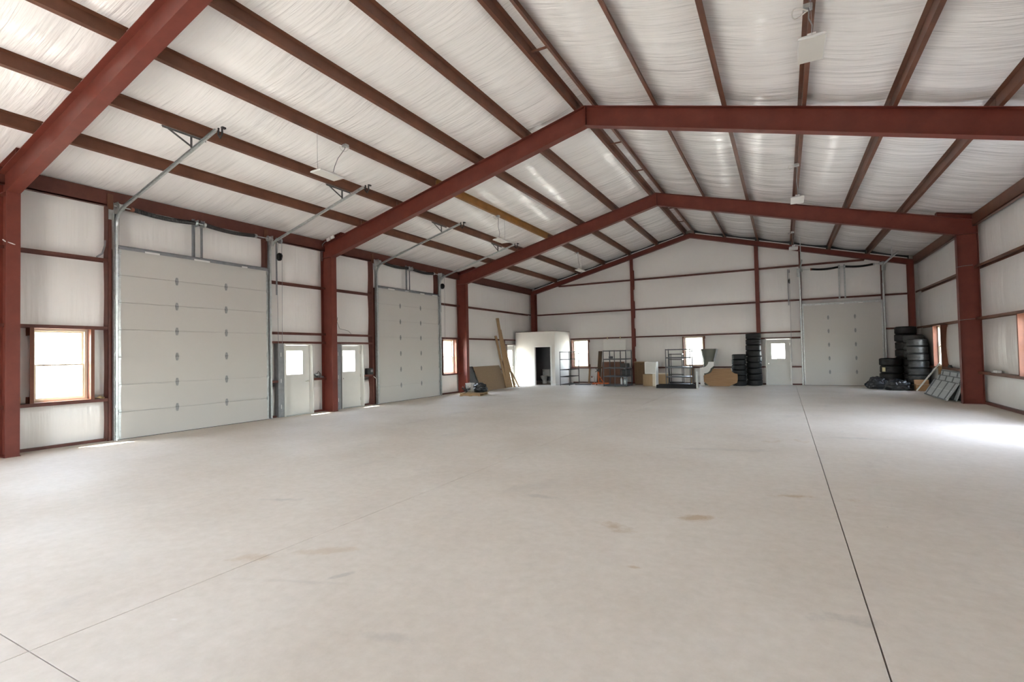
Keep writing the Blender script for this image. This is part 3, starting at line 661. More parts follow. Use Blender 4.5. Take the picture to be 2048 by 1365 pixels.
        # hanger
        if not far:
            dx = -2.955; zp = zt(2.955) - .01; zk = z1 + (abs(dx) + d1) * math.tan(ex); gg = 1 if g < 0 else 1
            hz = MB(); hz.box(A(st - .55, dx - .02, zp - .035), A(st + .24, dx + .02, zp - .030)); hz.box(A(st - .55, dx - .02, zp - .07), A(st + .24, dx - .015, zp - .035))
            for q in range(18): hz.box(A(st - .53 + q * .043, dx - .024, zp - .06), A(st - .51 + q * .043, dx - .0205, zp - .045))
            hz.bar(A(st - .02, dx, zp - .035), A(st - .02, dx, zk + .02), 0.035, 0.006, (0, 1, 0)); hz.bar(A(st - .02, dx + .018, zp - .035), A(st - .02, dx + .018, zk + .02), 0.006, 0.035, (0, 1, 0))
            hz.bar(A(st - .44, dx, zp - .05), A(st - .03, dx, zk + .04), 0.035, 0.006, (1, 0, 0)); hz.build('track_hanger', 'perf', tr)
            bm_ = MB(); dd = -3.72; zz = z1 + (3.72 + d1) * math.tan(ex)
            bm_.tube([A(st + .06, dd - .05, zz + .05), A(st + .06, dd - .06, zz - .08), A(st + .06, dd, zz - .15), A(st + .06, dd + .06, zz - .08), A(st + .06, dd + .05, zz + .05)], 0.016, 8)
            bm_.bar(A(st + .03, dd - .09, zz + .02), A(st + .1, dd - .09, zz + .02), .05, .03); bm_.build('spring_bumper', 'black', tr)
        else:
            hz = MB(); dx = -2.2; zp = zt(st) + .0
            hz.bar(A(st, dx, z1 + .02), A(st, dx, zp + (0.0 if g < 0 else 0.0)), .03, .03); hz.build('track_hanger', 'galv', tr)
    # shaft, springs and centre brackets
    mb = MB(); mb.cyl(A(s0 - .12, -.14, zshaft), A(s1 + .12, -.14, zshaft), 0.0127, 10); mb.build('torsion_shaft', 'galv', r)
    sc = (s0 + s1) / 2; sc = sc - 0.1 if not far else sc + 0.07
    for g in (-1, 1):
        a, e = sc + g * 0.13, sc + g * (wd / 2 - 0.36); pts = []; N = 90
        for i in range(N + 1):
            f = i / N; sag = -0.045 * math.sin(PI * f) ** 1.0
            pts.append((a + (e - a) * f, -.14, zshaft + sag))
        rr = [0.046 + 0.006 * (1 if i % 2 else -1) for i in range(N + 1)]
        mb = MB(); mb.tube([A(*q) for q in pts], rr, 12); sp = mb.build('torsion_spring', 'spring', r)
        mb = MB(); mb.cyl(A(e, -.14, zshaft), A(e + g * .06, -.14, zshaft), 0.05, 14); mb.build('winding_cone', 'rust' if g < 0 else 'galv', sp)
        mb = MB(); mb.cyl(A(a, -.14, zshaft), A(a - g * .05, -.14, zshaft), 0.055, 14); mb.box(A(a - g * .052, -.2, zshaft - .08), A(a - g * .06, -.0, zshaft + .08)); mb.build('anchor_cone', 'galv', sp)
        sb = sc + g * 0.105; b('spring_bracket', 'galvd' if not far else 'galv', [(sb - .03, sb + .03, -0.012, -0.006, ztop + .0 if not far else 3.83, zshaft + .12), (sb - g * .03, sb - g * .025, -.05, -.012, ztop + .0 if not far else 3.83, zshaft + .12)])
    if hoist:
        hsid = hoist; mb = MB()                    # chain hoist: bracket bar, wheel, chain loop
        mb.box(A(hsid - .02, -.05, zshaft - 1.55), A(hsid + .02, -.03, zshaft + .1)); hz = mb.build('hoist_bar', 'galvd', r)
        mb = MB(); mb.tube([A(hsid + .03, -.1, zshaft - .45), A(hsid + .035, -.1, zshaft - .45), A(hsid + .075, -.1, zshaft - .45), A(hsid + .08, -.1, zshaft - .45)], [.10, .115, .115, .10], 20); mb.box(A(hsid + .0, -.13, zshaft - .52), A(hsid + .03, -.03, zshaft - .38))
        mb.build('hoist_wheel', 'spring', r)
        mb = MB(); mb.tube([A(hsid + .055, -.21, zshaft - .45), A(hsid + .055, -.2, zshaft - 1.5), A(hsid + .045, -.19, 1.2), A(hsid + .04, -.1, 1.05), A(hsid + .05, -.03, 1.2), A(hsid + .055, -.0 + -.0, zshaft - 1.5), A(hsid + .055, 0.01, zshaft - .45)], 0.006, 6); mb.build('pull_chain', 'cable', r)
        mb = MB(); mb.tube([A(hsid + .055, -.05, zshaft + .02), A(hsid + .055, -.0, zshaft - .45)], 0.006, 6); mb.tube([A(hsid + .055, -.2, zshaft + .02), A(hsid + .055, -.2, zshaft - .45)], 0.006, 6); mb.cyl(A(hsid + .03, -.14, zshaft), A(hsid + .08, -.14, zshaft), 0.075, 16); mb.build('drive_chain', 'cable', r)
    return r
overhead_door(5, TL, 2.381, 6.013, 4.182, 7, 'tall white sectional overhead door nearest the viewer, right of the first window', hoist=6.30)
overhead_door(6, TL, 10.361, 14.003, 4.182, 7, 'tall white sectional overhead door farther along the left wall, between walk door and window', hoist=14.16)
overhead_door(7, TF, 13.55, 16.51, 3.612, 6, 'lower white sectional overhead door in the far wall beside the corner tires', far=True, zshaft=5.19, hoist=13.03)

# ------------------------------------------------------------------ bathroom box in the far left corner
BX, BY, BZ = 2.29, 20.95, 2.82
o0, o1, oz = 1.13, 2.04, 2.0
bath = MB().box((-0.0, BY, 0), (o0, BY + .1, BZ)).box((o1, BY, 0), (BX, BY + .1, BZ)).box((o0, BY, oz), (o1, BY + .1, BZ)).box((BX - .1, BY + .1, 0), (BX, D - .02, BZ)).build('wall_bathroom', 'drywall')
struct(bath, 'off-white drywall bathroom box built into the far left corner', 'partition wall')
MB().box((-0.0, BY - .005, BZ), (BX + .005, D - .02, BZ + .02)).build('roof_panel', 'dkbr', bath)
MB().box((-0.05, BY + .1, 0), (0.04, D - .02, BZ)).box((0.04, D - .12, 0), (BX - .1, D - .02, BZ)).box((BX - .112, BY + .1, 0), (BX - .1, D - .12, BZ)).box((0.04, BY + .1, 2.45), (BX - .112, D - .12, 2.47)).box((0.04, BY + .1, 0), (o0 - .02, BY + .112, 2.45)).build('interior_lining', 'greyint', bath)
MB().box((o0 - .075, BY - .018, 0), (o0, BY, oz + .075)).box((o1, BY - .018, 0), (o1 + .075, BY, oz + .075)).box((o0, BY - .018, oz), (o1, BY, oz + .075)).box((o0, BY, 0), (o0 + .012, BY + .1, oz)).box((o1 - .012, BY, 0), (o1, BY + .1, oz)).build('door_casing', 'white', bath)
MB().box((0.02, BY - .012, 0), (o0 - .075, BY, .1)).box((o1 + .075, BY - .012, 0), (BX + .012, BY, .1)).box((BX, BY, 0), (BX + .012, D - .1, .1)).build('baseboard', 'white', bath)
MB().box((0.04, D - .132, 0), (BX - .112, D - .12, .12)).box((0.04, BY + .12, 0), (0.052, D - .132, .12)).build('inner_baseboard', 'white', bath)
t = empty('toilet', (0.98, 22.62, 0)); tag(t, 'white porcelain toilet standing inside the dark bathroom', 'toilet')
def egg(cx, cy, a, b_, n=24): return [(cx + a * math.cos(2 * PI * k / n), cy + b_ * math.sin(2 * PI * k / n) * (1.12 if math.sin(2 * PI * k / n) < 0 else .9)) for k in range(n)]
def loft(rings):
    mb = MB(); n = len(rings[0][0])
    for ring, z in rings: mb.v += [(x, y, z) for x, y in ring]
    for i in range(len(rings) - 1):
        for k in range(n): mb.f.append((i * n + k, i * n + (k + 1) % n, (i + 1) * n + (k + 1) % n, (i + 1) * n + k))
    mb.f += [tuple(range(n - 1, -1, -1)), tuple((len(rings) - 1) * n + k for k in range(n))]; return mb
smooth_angle(loft([(egg(0, -.12, .11, .24), 0), (egg(0, -.12, .10, .22), .06), (egg(0, -.14, .10, .20), .18), (egg(0, -.19, .15, .24), .28), (egg(0, -.22, .185, .27), .37), (egg(0, -.22, .19, .275), .40)]).build('bowl', 'porcelain', t))
smooth_angle(loft([(egg(0, -.22, .195, .28), .402), (egg(0, -.22, .195, .28), .43), (egg(0, -.22, .18, .265), .445)]).build('seat_lid', 'porcelain', t))
bevel(MB().box((-.21, .04, .36), (.21, .22, .74)).build('tank', 'porcelain', t), .025, 3); bevel(MB().box((-.225, .03, .74), (.225, .23, .775)).build('tank_lid', 'porcelain', t), .012, 2)
MB().cyl((-.15, .04, .68), (-.15, .02, .68), .012, 10).bar((-.155, .018, .68), (-.08, .018, .672), .012, .014).build('flush_lever', 'chrome', t)

# ------------------------------------------------------------------ outside
ground = MB().box((-900, -900, -0.4), (900, 900, -0.1)).build('ground', 'ground'); struct(ground, 'sunlit pale gravel yard around the building', 'ground')
def porch_post(x, label):
    r = empty('porch_post', (x, D + 2.2, -0.1)); tag(r, label, 'post')
    MB().box((-.09, -.09, 0), (.09, .09, 3.4)).build('shaft', 'siding', r); MB().box((-.14, -.14, 0), (.14, .14, .25)).build('foot', 'siding', r); MB().box((-.14, -.14, 3.3), (.14, .14, 3.4)).build('cap', 'siding', r)
porch_post(1.9, 'pale post outside, seen through the far window beside the bathroom'); porch_post(12.55, 'pale post outside, seen through the glass of the far walk door')
def tree(x, y, h, label):
    r = empty('tree', (x, y, -0.1)); tag(r, label, 'tree')
    rnd = random.Random(int(x * 10)); mb = MB(); mb.tube([(0, 0, 0), (.05, .02, h * .3), (-.05, .05, h * .55), (.1, 0, h * .8)], [.22, .17, .12, .05], 8)
    for k in range(6):
        a = rnd.uniform(0, 6.28); mb.tube([(0, 0, h * (.35 + .06 * k)), (math.cos(a) * h * .16, math.sin(a) * h * .16, h * (.5 + .06 * k))], [.07, .02], 6)
    mb.build('trunk', 'bark', r, smooth=True)
    mb = MB()
    for k in range(520):
        a, b_, q = rnd.uniform(0, 6.28), math.acos(rnd.uniform(-1, 1)), rnd.uniform(.5, 1) * h * .34
        c = Vector((math.cos(a) * math.sin(b_) * q, math.sin(a) * math.sin(b_) * q, h * .66 + math.cos(b_) * q * .8)); u = Vector((rnd.gauss(0, 1), rnd.gauss(0, 1), rnd.gauss(0, 1))).normalized(); v = u.orthogonal().normalized(); s = h * rnd.uniform(.025, .05)
        mb.quad_strip([c - u * s, c + v * s * .6, c + u * s, c - v * s * .6], [(0, 1, 2, 3)])
    mb.build('foliage', 'leaf', r)
tree(-14, 27.5, 6.0, 'leafy tree outside, seen through the window beyond the second overhead door')
tree(-26, 19.5, 6.5, 'leafy tree outside, seen through the window nearest the viewer')

# ------------------------------------------------------------------ hanging lamps
def lamp(x, y, z, hook_y, wire_end, label, cord_end):
    r = empty('pendant_light', (x, y, z)); tag(r, label, 'pendant light', 'flat white pendant lights under the purlins')
    w, l, h = .155, .315, .05
    h_ = MB().quad_strip([(-w, -l, 0), (w, -l, 0), (w, l, 0), (-w, l, 0), (-w, -l, .022), (w, -l, .022), (w, l, .022), (-w, l, .022), (-w + .03, -l + .03, h), (w - .03, -l + .03, h), (w - .03, l - .03, h), (-w + .03, l - .03, h)],
                         [(0, 3, 2, 1), (0, 1, 5, 4), (1, 2, 6, 5), (2, 3, 7, 6), (3, 0, 4, 7), (4, 5, 9, 8), (5, 6, 10, 9), (6, 7, 11, 10), (7, 4, 8, 11), (8, 9, 10, 11)]).build('housing', 'whitel', r)
    bevel(h_, .005, 2)
    MB().box((-w + .014, -l + .014, -.004), (w - .014, l - .014, .0)).build('diffuser', 'diff', r)
    bx = MB().box((-.05, cord_end * (l - .16) - .07, h), (.05, cord_end * (l - .16) + .07, h + .055)).build('driver_box', 'whitel', r); bevel(bx, .008, 2)
    zp = zt(x) - z; hy = hook_y - y; cy = cord_end * (l - .16)
    MB().tube([(0, wire_end * (l - .06), h), (0.0, wire_end * (l - .06) + (.0), zp)], .003, 5).build('suspension_wire', 'cable', r)
    MB().tube([(0, cy, h + .05), (.015, cy + .03, h + .2), (-.01, cy * .6 + hy * .4, zp * .55), (.01, hy * .9 + cy * .1, zp - .12), (0, hy, zp - .02)], .008, 6).build('power_cord', 'cable', r, smooth=True)
    bx = MB().box((-.055, hy - .05, zp - .06), (.055, hy + .05, zp - .002)).build('junction_box', 'galv', r)
    pts = [(-.09 + .1 * math.cos(2 * PI * k / 18), hy + .05 + .10 * math.sin(2 * PI * k / 18), zp - .02 + .03 * math.sin(4 * PI * k / 18) - .03) for k in range(18)]
    MB().tube(pts, .009, 6, closed=True).build('cord_coil', 'cablew', r, smooth=True)
    return r
lamp(4.39, 4.28, 5.535, 4.79, -1, 'flat pendant light above the near overhead door, largest on the left slope', 1)
lamp(4.39, 11.74, 5.535, 11.55, 1, 'flat pendant light on the left slope between the middle and far frames', -1)
lamp(4.39, 19.35, 5.55, 19.04, 1, 'flat pendant light on the left slope beyond the far frame, near the gable', -1)
lamp(13.2, 4.34, 5.56, 4.72, -1, 'flat pendant light at the top right, largest and nearest of all', -1)
lamp(13.2, 11.97, 5.56, 11.5, -1, 'flat pendant light just above the rafter of the far frame on the right slope', -1)
lamp(13.22, 19.3, 5.56, 20.0, -1, 'small flat pendant light near the top of the far overhead door', -1)

# ------------------------------------------------------------------ wiring
def wire(pts, r, m, label, cat='cable', name='cable'):
    return tag(MB().tube(pts, r, 6).build(name, m, smooth=True), label, cat)
c = empty('electrical_conduit', (-0.02, FY[1] - .115, 4.75)); tag(c, 'grey conduit with two white boxes climbing the left knee of the middle frame', 'conduit')
MB().tube([(0, 0, 0), (0, 0, .42), (.03, 0, .52), (.12, 0, .585), (.24, 0, .62)], .012, 8).build('pipe', 'cable', c, smooth=True)
for k in (0.24, 0.42): MB().obox((k + .07, -.01, .645 + (k - .24) * .26), (.07, 0, .018), (0, .018, 0), (-.01, 0, .045)).build('switch_box', 'whitel', c)
wire([(0.395, 8.2, 2.95), (.3, 8.26, 2.82), (.05, 8.6, 2.62), (.03, 9.0, 2.56), (.02, 9.12, 2.47)], .006, 'black', 'thin black wire looping from the middle column to the girt above a walk door')
wire([(-0.3 + .63, .45, 3.96), (.36, .468, 3.93), (.382, .56, 3.9), (.34, .70, 3.86)], .010, 'cablew', 'pale cable wrapped round the nearest left column', )
for z, lb in ((3.93, 'thin rod across the right column at the upper girt'), (2.40, 'thin rod across the right column at the middle girt')):
    wire([(17.20, 15.56, z - .02), (17.35, 15.555, z), (17.56, 15.545, z + .01)], .008, 'cable', lb, 'rod', 'brace_rod')
wire([(-.02, 2.02, 3.93), (-.02, 2.12, 4.02), (-.03, 2.17, 4.2), (-.06, 2.19, 4.32)], .018, 'cable', 'grey cable stub bending into the jamb left of the near overhead door')
bx = empty('opener_box', (-.06, 10.02, 1.065)); tag(bx, 'black plug box with a grey front on the girt left of the second overhead door', 'electrical box')
bevel(MB().box((-.07, -.14, 0), (.07, .14, .22)).build('case', 'black', bx), .02, 2); MB().box((.07, .0, .08), (.08, .1, .17)).build('face_plate', 'cable', bx)
wire([(.02, 10.15, 1.0), (.05, 10.25, .9), (.03, 10.28, .6), (.06, 10.33, .35), (.05, 10.36, .06)], .012, 'cablew', 'white cord hanging beside the track of the second overhead door')
cl = empty('clamp_lamp', (-.08, 7.78, 1.065)); tag(cl, 'small silver clamp lamp lying on the girt right of the first walk door', 'lamp')
MB().lathe([(.02, 0), (.10, .10), (.098, .102), (.018, .004)], n=18).build('reflector', 'galv', cl, smooth=True, loc=(0, 0, .02)); MB().box((-.03, .1, 0), (.03, .24, .04)).build('clamp', 'galvd', cl); MB().tube([(0, -.02, .1), (0, .06, .2), (.02, .12, .12)], .008, 6).build('arm', 'black', cl)
# small things left on the girts
jar = empty('bottle', (-.1, 0.755, .919)); tag(jar, 'brown bottle with a dark cap on the sill by the nearest column', 'bottle')
MB().lathe([(0, 0), (.075, 0), (.08, .02), (.08, .12), (.055, .20), (.05, .25), (0, .25)], n=20, closed=False).build('body', 'card', jar, smooth=True); MB().lathe([(0, .25), (.055, .25), (.055, .275), (0, .275)], n=16, closed=False).build('cap', 'black', jar)
g = MB()
for k in range(7):
    a = k * .9; g.tube([(-.06 + .02 * k - .05, 2.0 + .02 * k, .925), (-.06 + .03 * math.cos(a), 2.06 + .015 * k, .95 + .012 * (k % 3)), (-.03, 2.12 + .05 * math.sin(a), .93)], .013, 6)
tag(g.build('work_gloves', 'tan', smooth=True), 'tan cloth gloves crumpled on the sill right of the nearest window', 'gloves')
cs = MB().box((17.64, 14.35, .925), (17.74, 14.62, .99)).box((17.63, 14.62, .925), (17.72, 14.74, .95)).build('clear_package', 'whitel'); bevel(cs, .008); tag(cs, 'small white package on the right wall girt beyond the near window', 'package')
cs = MB().box((17.66, 18.75, .925), (17.74, 18.92, 1.0)).box((17.65, 18.6, .925), (17.73, 18.75, .955)).build('rag_bundle', 'black'); bevel(cs, .012); tag(cs, 'dark rag bundle on the girt under the right wall window', 'rag')
for k, (x, lb) in enumerate(((4.45, 'yellow clamp on the girt above the left end of the white sheet'), (5.15, 'yellow clamp on the girt above the right end of the white sheet'))):
    q = empty('spring_clamp', (x, D - .01, 2.42)); tag(q, lb, 'clamp'); MB().bar((-.012, -.03, -.06), (-.01, -.035, .07), .02, .02).build('jaw', 'label', q); MB().bar((.02, -.03, -.06), (.0, -.02, .07), .018, .018).build('handle', 'label', q)

# ------------------------------------------------------------------ tires
def tire_mesh(R, w, name):
    ri = R * .56; p = []; h = w / 2
    prof = [(ri, -h * .62), (ri + .012, -h * .72), (ri + (R - ri) * .35, -h * .96), (ri + (R - ri) * .62, -h), (R * .955, -h * .86), (R * .985, -h * .76)]
    tr = []
    for a, b_ in ((-.72, -.42), (-.36, -.06), (.06, .36), (.42, .72)):
        tr += [(R - .012, h * (a - .02)), (R, h * a), (R, h * b_), (R - .012, h * (b_ + .02))]
    prof = prof + tr + [(r_, -z) for r_, z in prof[::-1]]
    prof += [(ri - .004, h * .3), (ri - .004, -h * .3)]
    o = MB().lathe([(r_, z + h) for r_, z in prof], n=36).build(name, 'rubber'); smooth_angle(o, 32); return o.data, o
ORD = ['bottom', 'second', 'third', 'fourth', 'fifth', 'sixth', 'seventh', 'eighth', 'ninth']
def tire_stack(x, y, R, w, n, where, group, dusty=()):
    me, first = tire_mesh(R, w, 'tire'); rnd = random.Random(int(x * 100))
    med = me.copy(); med.materials.clear(); med.materials.append(M['rubber2'])
    for k in range(n):
        o = first if k == 0 else first.copy()
        if k: COL.objects.link(o)
        if k in dusty: o.data = med
        o.location = (x + rnd.uniform(-.014, .014), y + rnd.uniform(-.014, .014), k * w); o.rotation_euler = (0, 0, rnd.uniform(0, 6))
        nm = 'top' if k == n - 1 else (ORD[k] + (' from the bottom' if k else ''))
        tag(o, 'black tire, %s of the %s' % (nm, where), 'tire', group)
tire_stack(10.93, 22.32, .305, .242, 6, 'six-high stack behind the curved plywood', 'tires along the far wall')
tire_stack(11.54, 22.66, .325, .267, 9, 'tallest far wall stack beside the walk door', 'tires along the far wall')
tire_stack(16.56, 22.02, .375, .30, 4, 'low corner stack behind the black bags', 'tires in the right corner')
tire_stack(17.17, 22.60, .365, .309, 8, 'tallest corner stack at the back', 'tires in the right corner')
tire_stack(17.28, 21.86, .325, .303, 7, 'middle corner stack', 'tires in the right corner', dusty=(4, 5, 6))
tire_stack(17.265, 21.12, .325, .277, 7, 'corner stack nearest the leaning white trim', 'tires in the right corner', dusty=(0, 1, 2, 3, 4, 5, 6))
lb = MB().box((16.19, 21.88, .70), (16.2, 21.99, .86)); 
o = MB().obox((16.285, 21.735, .75), (.045, -.045, 0), (.004, .004, 0), (0, 0, .085)).build('tire_label', 'label'); tag(o, 'yellow paper label stuck on the low corner tire stack', 'label')

# ------------------------------------------------------------------ racks
def rack(x0, x1, y0, y1, zs, m, label, posts=2, name='shelving_rack', th=.035, pw=.04, lip=.05, open_shelf=False, group=None):
    r = empty(name, ((x0 + x1) / 2, (y0 + y1) / 2, 0)); tag(r, label, 'shelving', group); ox, oy = r.location.x, r.location.y
    top = zs[-1] + .01
    for i in range(posts):
        x = x0 + (x1 - x0 - pw) * i / (posts - 1) - ox
        for y in (y0 - oy, y1 - oy - pw):
            MB().box((x, y, 0), (x + pw, y + .004, top)).box((x, y, 0), (x + .004, y + pw, top)).build('post', m, r) if y < 0 else MB().box((x, y + pw - .004, 0), (x + pw, y + pw, top)).box((x, y, 0), (x + .004, y + pw, top)).build('post', m, r)
    for z in zs:
        mb = MB(); a, b_, c_, d_ = x0 - ox, x1 - ox, y0 - oy, y1 - oy
        mb.box((a + .006, c_ + .006, z - lip), (b_ - .006, c_ + .014, z)).box((a + .006, d_ - .014, z - lip), (b_ - .006, d_ - .006, z)).box((a + .006, c_ + .014, z - lip), (a + .014, d_ - .014, z)).box((b_ - .014, c_ + .014, z - lip), (b_ - .006, d_ - .014, z))
        sh = mb.build('shelf_beam', m, r)
        if open_shelf:
            mb = MB(); n = 14
            for k in range(n): y = c_ + .02 + (d_ - c_ - .04) * k / (n - 1); mb.cyl((a + .01, y, z - .006), (b_ - .01, y, z - .006), .003, 5)
            mb.build('wire_deck', m, sh)
        elif z != zs[-1]: MB().box((a + .014, c_ + .014, z - .012), (b_ - .014, d_ - .014, z - .004)).build('deck', m, sh)
    return r
rack(2.57, 3.10, 20.9, 22.3, (.06, .46, .82, 1.35, 1.74), 'blacks', 'narrow black open rack beside the bathroom wall', lip=.03, pw=.03, open_shelf=True)
rack(4.95, 6.10, 20.70, 21.75, (.07, .50, .91, 1.34, 1.75), 'rack', 'grey steel shelving rack in front of the red-brown board', posts=3)
rack(7.88, 9.00, 20.95, 21.62, (.13, .48, .92, 1.37, 1.75), 'rack', 'grey steel shelving rack standing behind the dark floor tray')
rack(7.80, 8.42, 22.25, 22.65, (.14, .52, .92, 1.26, 1.52), 'blacks', 'small black rack behind the grey rack by the far window', pw=.03, lip=.035)
tr = empty('floor_tray', (8.5, 20.42, 0)); tag(tr, 'low dark floor tray with two white end boards in front of the grey rack', 'tray')
MB().box((-.86, -.42, 0), (.86, .42, .02)).box((-.86, -.42, .02), (.86, -.40, .14)).box((-.86, .40, .02), (.86, .42, .14)).box((-.86, -.40, .02), (-.84, .40, .14)).box((.84, -.40, .02), (.86, .40, .14)).build('pan', 'tray', tr)
MB().box((-.885, -.42, 0), (-.862, .1, .94)).build('end_board', 'white', tr); MB().prism([(.862, -.42, 0), (.862, .1, 0), (.862, .0, .72), (.862, -.36, .72)], (.022, 0, 0)).build('end_board', 'white', tr)
# things on and around the racks
o = MB().box((5.68, 21.25, .918), (6.02, 21.6, 1.10)).build('black_bin', 'black'); bevel(o, .02); tag(o, 'black bin on the middle shelf of the grey rack with a canister', 'bin')
b2 = empty('storage_tub', (5.88, 21.45, .505)); tag(b2, 'black tub with lid on the second shelf above the silver canister', 'tub'); bevel(MB().box((-.17, -.18, 0), (.17, .18, .27)).build('body', 'black', b2), .02); bevel(MB().box((-.185, -.195, .27), (.185, .195, .30)).build('lid', 'blacks', b2), .01)
cn = empty('canister', (5.90, 21.2, .075)); tag(cn, 'silver canister on the bottom shelf of the grey rack', 'canister'); MB().lathe([(0, 0), (.085, 0), (.09, .01), (.09, .28), (.06, .31), (0, .31)], n=20, closed=False).build('body', 'galv', cn, smooth=True); MB().lathe([(0, .31), (.03, .31), (.03, .35), (0, .35)], n=12, closed=False).build('cap', 'whitel', cn)
cn = empty('tall_bottle', (5.70, 21.2, .075)); tag(cn, 'slim white bottle beside the silver canister on the grey rack', 'bottle'); MB().lathe([(0, 0), (.05, 0), (.05, .26), (.025, .31), (0, .31)], n=16, closed=False).build('body', 'whitel', cn, smooth=True); MB().lathe([(0, .31), (.022, .31), (.022, .34), (0, .34)], n=12, closed=False).build('cap', 'whitel', cn)
o = MB().box((5.05, 21.3, 1.348), (5.22, 21.5, 1.46)).build('power_tool_case', 'rack'); bevel(o, .02); tag(o, 'small grey case on the upper shelf of the grey rack, left side', 'case')
def slab(name, m, base, top, w_dir, w, t, label, cat, grp=None):
    """flat sheet: from the middle of its foot line to the middle of its top edge"""
    a, b_ = Vector(base), Vector(top); u = (b_ - a); wd = Vector(w_dir).normalized(); nrm = wd.cross(u).normalized()
    if nrm.dot(Vector((0, 0, 1))) < 0: nrm = -nrm
    return tag(MB().obox((a + b_) / 2 + nrm * t / 2, wd * w / 2, u / 2, nrm * t / 2).build(name, m), label, cat, grp)
slab('white_sheet', 'white', (4.85, 22.75, 0.01), (4.85, 23.02, 2.34), (1, 0, 0), 1.22, .012, 'tall off-white sheet leaning on the far wall behind the racks', 'sheet')
slab('brown_board', 'redbr', (4.88, 22.25, 0.01), (4.88, 22.62, 1.15), (1, 0, 0), 1.17, .02, 'red-brown board leaning behind the three-post grey rack', 'board')
slab('brown_plank', 'dkbr', (4.16, 22.3, 0.01), (4.17, 22.70, 1.72), (1, 0, 0), .20, .03, 'tall dark brown plank left of the red-brown board', 'board')
slab('wood_strip', 'ply', (3.42, 22.9, 0.0), (3.42, 23.07, .80), (1, 0, 0), .09, .02, 'short wooden strip standing under the far window beside the black rack', 'strip')
slab('wood_plank', 'ply', (8.78, 22.75, 0.01), (8.76, 23.05, .78), (1, 0, 0), .12, .02, 'narrow wooden plank standing behind the grey rack by the window', 'board')
# orange stand and red floor frame
st = empty('engine_stand', (4.33, 21.82, 0)); tag(st, 'orange wheeled engine stand with dark mounting head', 'engine stand')
MB().bar((0, 0, .08), (0, 0, .74), .06, .06).build('upright', 'orange', st); MB().box((-.32, -.06, .05), (.55, 0.0, .11)).build('base_beam', 'orange', st); MB().box((-.03, -.35, .05), (.03, .25, .11)).build('cross_beam', 'orange', st); MB().bar((.3, -.03, .1), (0.02, 0, .45), .04, .04).build('brace', 'orange', st)
mb = MB(); mb.cyl((0, -.12, .74), (0, .1, .74), .05, 14); mb.bar((0, -.12, .74), (-.1, -.16, .86), .03, .03); mb.bar((0, -.12, .74), (.1, -.16, .84), .03, .03); mb.bar((0, -.12, .74), (-.12, -.16, .66), .03, .03); mb.bar((0, -.12, .74), (.1, -.16, .66), .03, .03); mb.build('mounting_head', 'blacks', st)
for x, y in ((-.3, -.03), (.53, -.03), (0, -.34), (0, .22)): MB().cyl((x - .02, y, .035), (x + .02, y, .035), .035, 12).build('caster', 'rust', st)
fr = empty('red_floor_frame', (3.62, 21.55, 0)); tag(fr, 'low rusty red steel frame lying on the floor right of the black rack', 'frame')
MB().bar((-.4, -.2, .04), (.42, -.1, .04), .05, .05).build('rail', 'blacks', fr); MB().bar((-.3, .2, .04), (.5, .25, .04), .05, .05).build('rail', 'rust', fr); MB().bar((-.36, -.17, .04), (-.28, .22, .04), .05, .05).build('rail', 'rust', fr); MB().bar((.1, -.1, .06), (.35, .2, .06), .04, .04).build('rail', 'rust', fr)
pp = empty('floor_pipe', (3.93, 22.3, 0)); tag(pp, 'short grey pipe with bent top standing under the far window', 'pipe'); MB().tube([(0, 0, 0), (0, 0, .34), (-.02, 0, .40), (-.07, 0, .42), (-.12, 0, .40)], .022, 10).build('stem', 'galv', pp, smooth=True); MB().box((-.16, -.03, .34), (-.10, .03, .42)).build('head', 'rust', pp)
# cabinets and panels
cb = empty('brown_cabinet', (6.40, 22.15, 0)); tag(cb, 'tall narrow brown cabinet right of the three-post rack', 'cabinet'); MB().box((-.25, -.16, .05), (.25, .22, 1.13)).build('carcass', 'brownd', cb); MB().box((-.245, -.18, .06), (.245, -.16, .93)).build('door', 'brownd', cb); MB().box((-.245, -.18, .945), (.245, -.16, 1.12)).build('drawer_front', 'brownd', cb); MB().box((-.27, -.19, 1.13), (.27, .23, 1.16)).build('top_board', 'ply2', cb); MB().box((-.23, -.12, 0), (.23, .2, .05)).build('plinth', 'dkbr', cb); MB().cyl((.1, -.18, 1.03), (.1, -.20, 1.03), .018, 10).build('knob', 'blacks', cb)
cb = empty('tan_cabinet', (7.04, 21.42, 0)); tag(cb, 'low tan wooden cabinet carrying the white box', 'cabinet'); MB().box((-.29, -.18, 0), (.29, .22, .57)).build('carcass', 'ply2', cb); MB().box((-.285, -.2, .015), (.17, -.18, .56)).build('door', 'ply2', cb); MB().box((.17, -.2, 0), (.30, -.17, .58)).build('end_stile', 'vinyl', cb)
cb = empty('white_cabinet', (7.12, 21.42, .584)); tag(cb, 'white square cabinet standing on the low tan cabinet', 'cabinet'); MB().box((-.28, -.15, 0), (.28, .22, .58)).build('carcass', 'white', cb); MB().box((-.235, -.165, .045), (.235, -.15, .535)).build('door', 'doorp', cb); MB().box((-.28, -.17, 0), (-.235, -.15, .58)).box((.235, -.17, 0), (.28, -.15, .58)).box((-.235, -.17, 0), (.235, -.15, .045)).box((-.235, -.17, .535), (.235, -.15, .58)).build('face_frame', 'white', cb)
cb = empty('plywood_box', (7.63, 21.72, 0)); tag(cb, 'low plywood box between the tan cabinet and the grey rack', 'box'); MB().box((-.22, -.2, 0), (.22, .2, .56)).build('carcass', 'ply2', cb); MB().box((-.235, -.21, .56), (.235, .21, .60)).build('lid', 'vinyl', cb); MB().box((-.20, -.215, .04), (.16, -.2, .53)).build('door', 'ply2', cb)
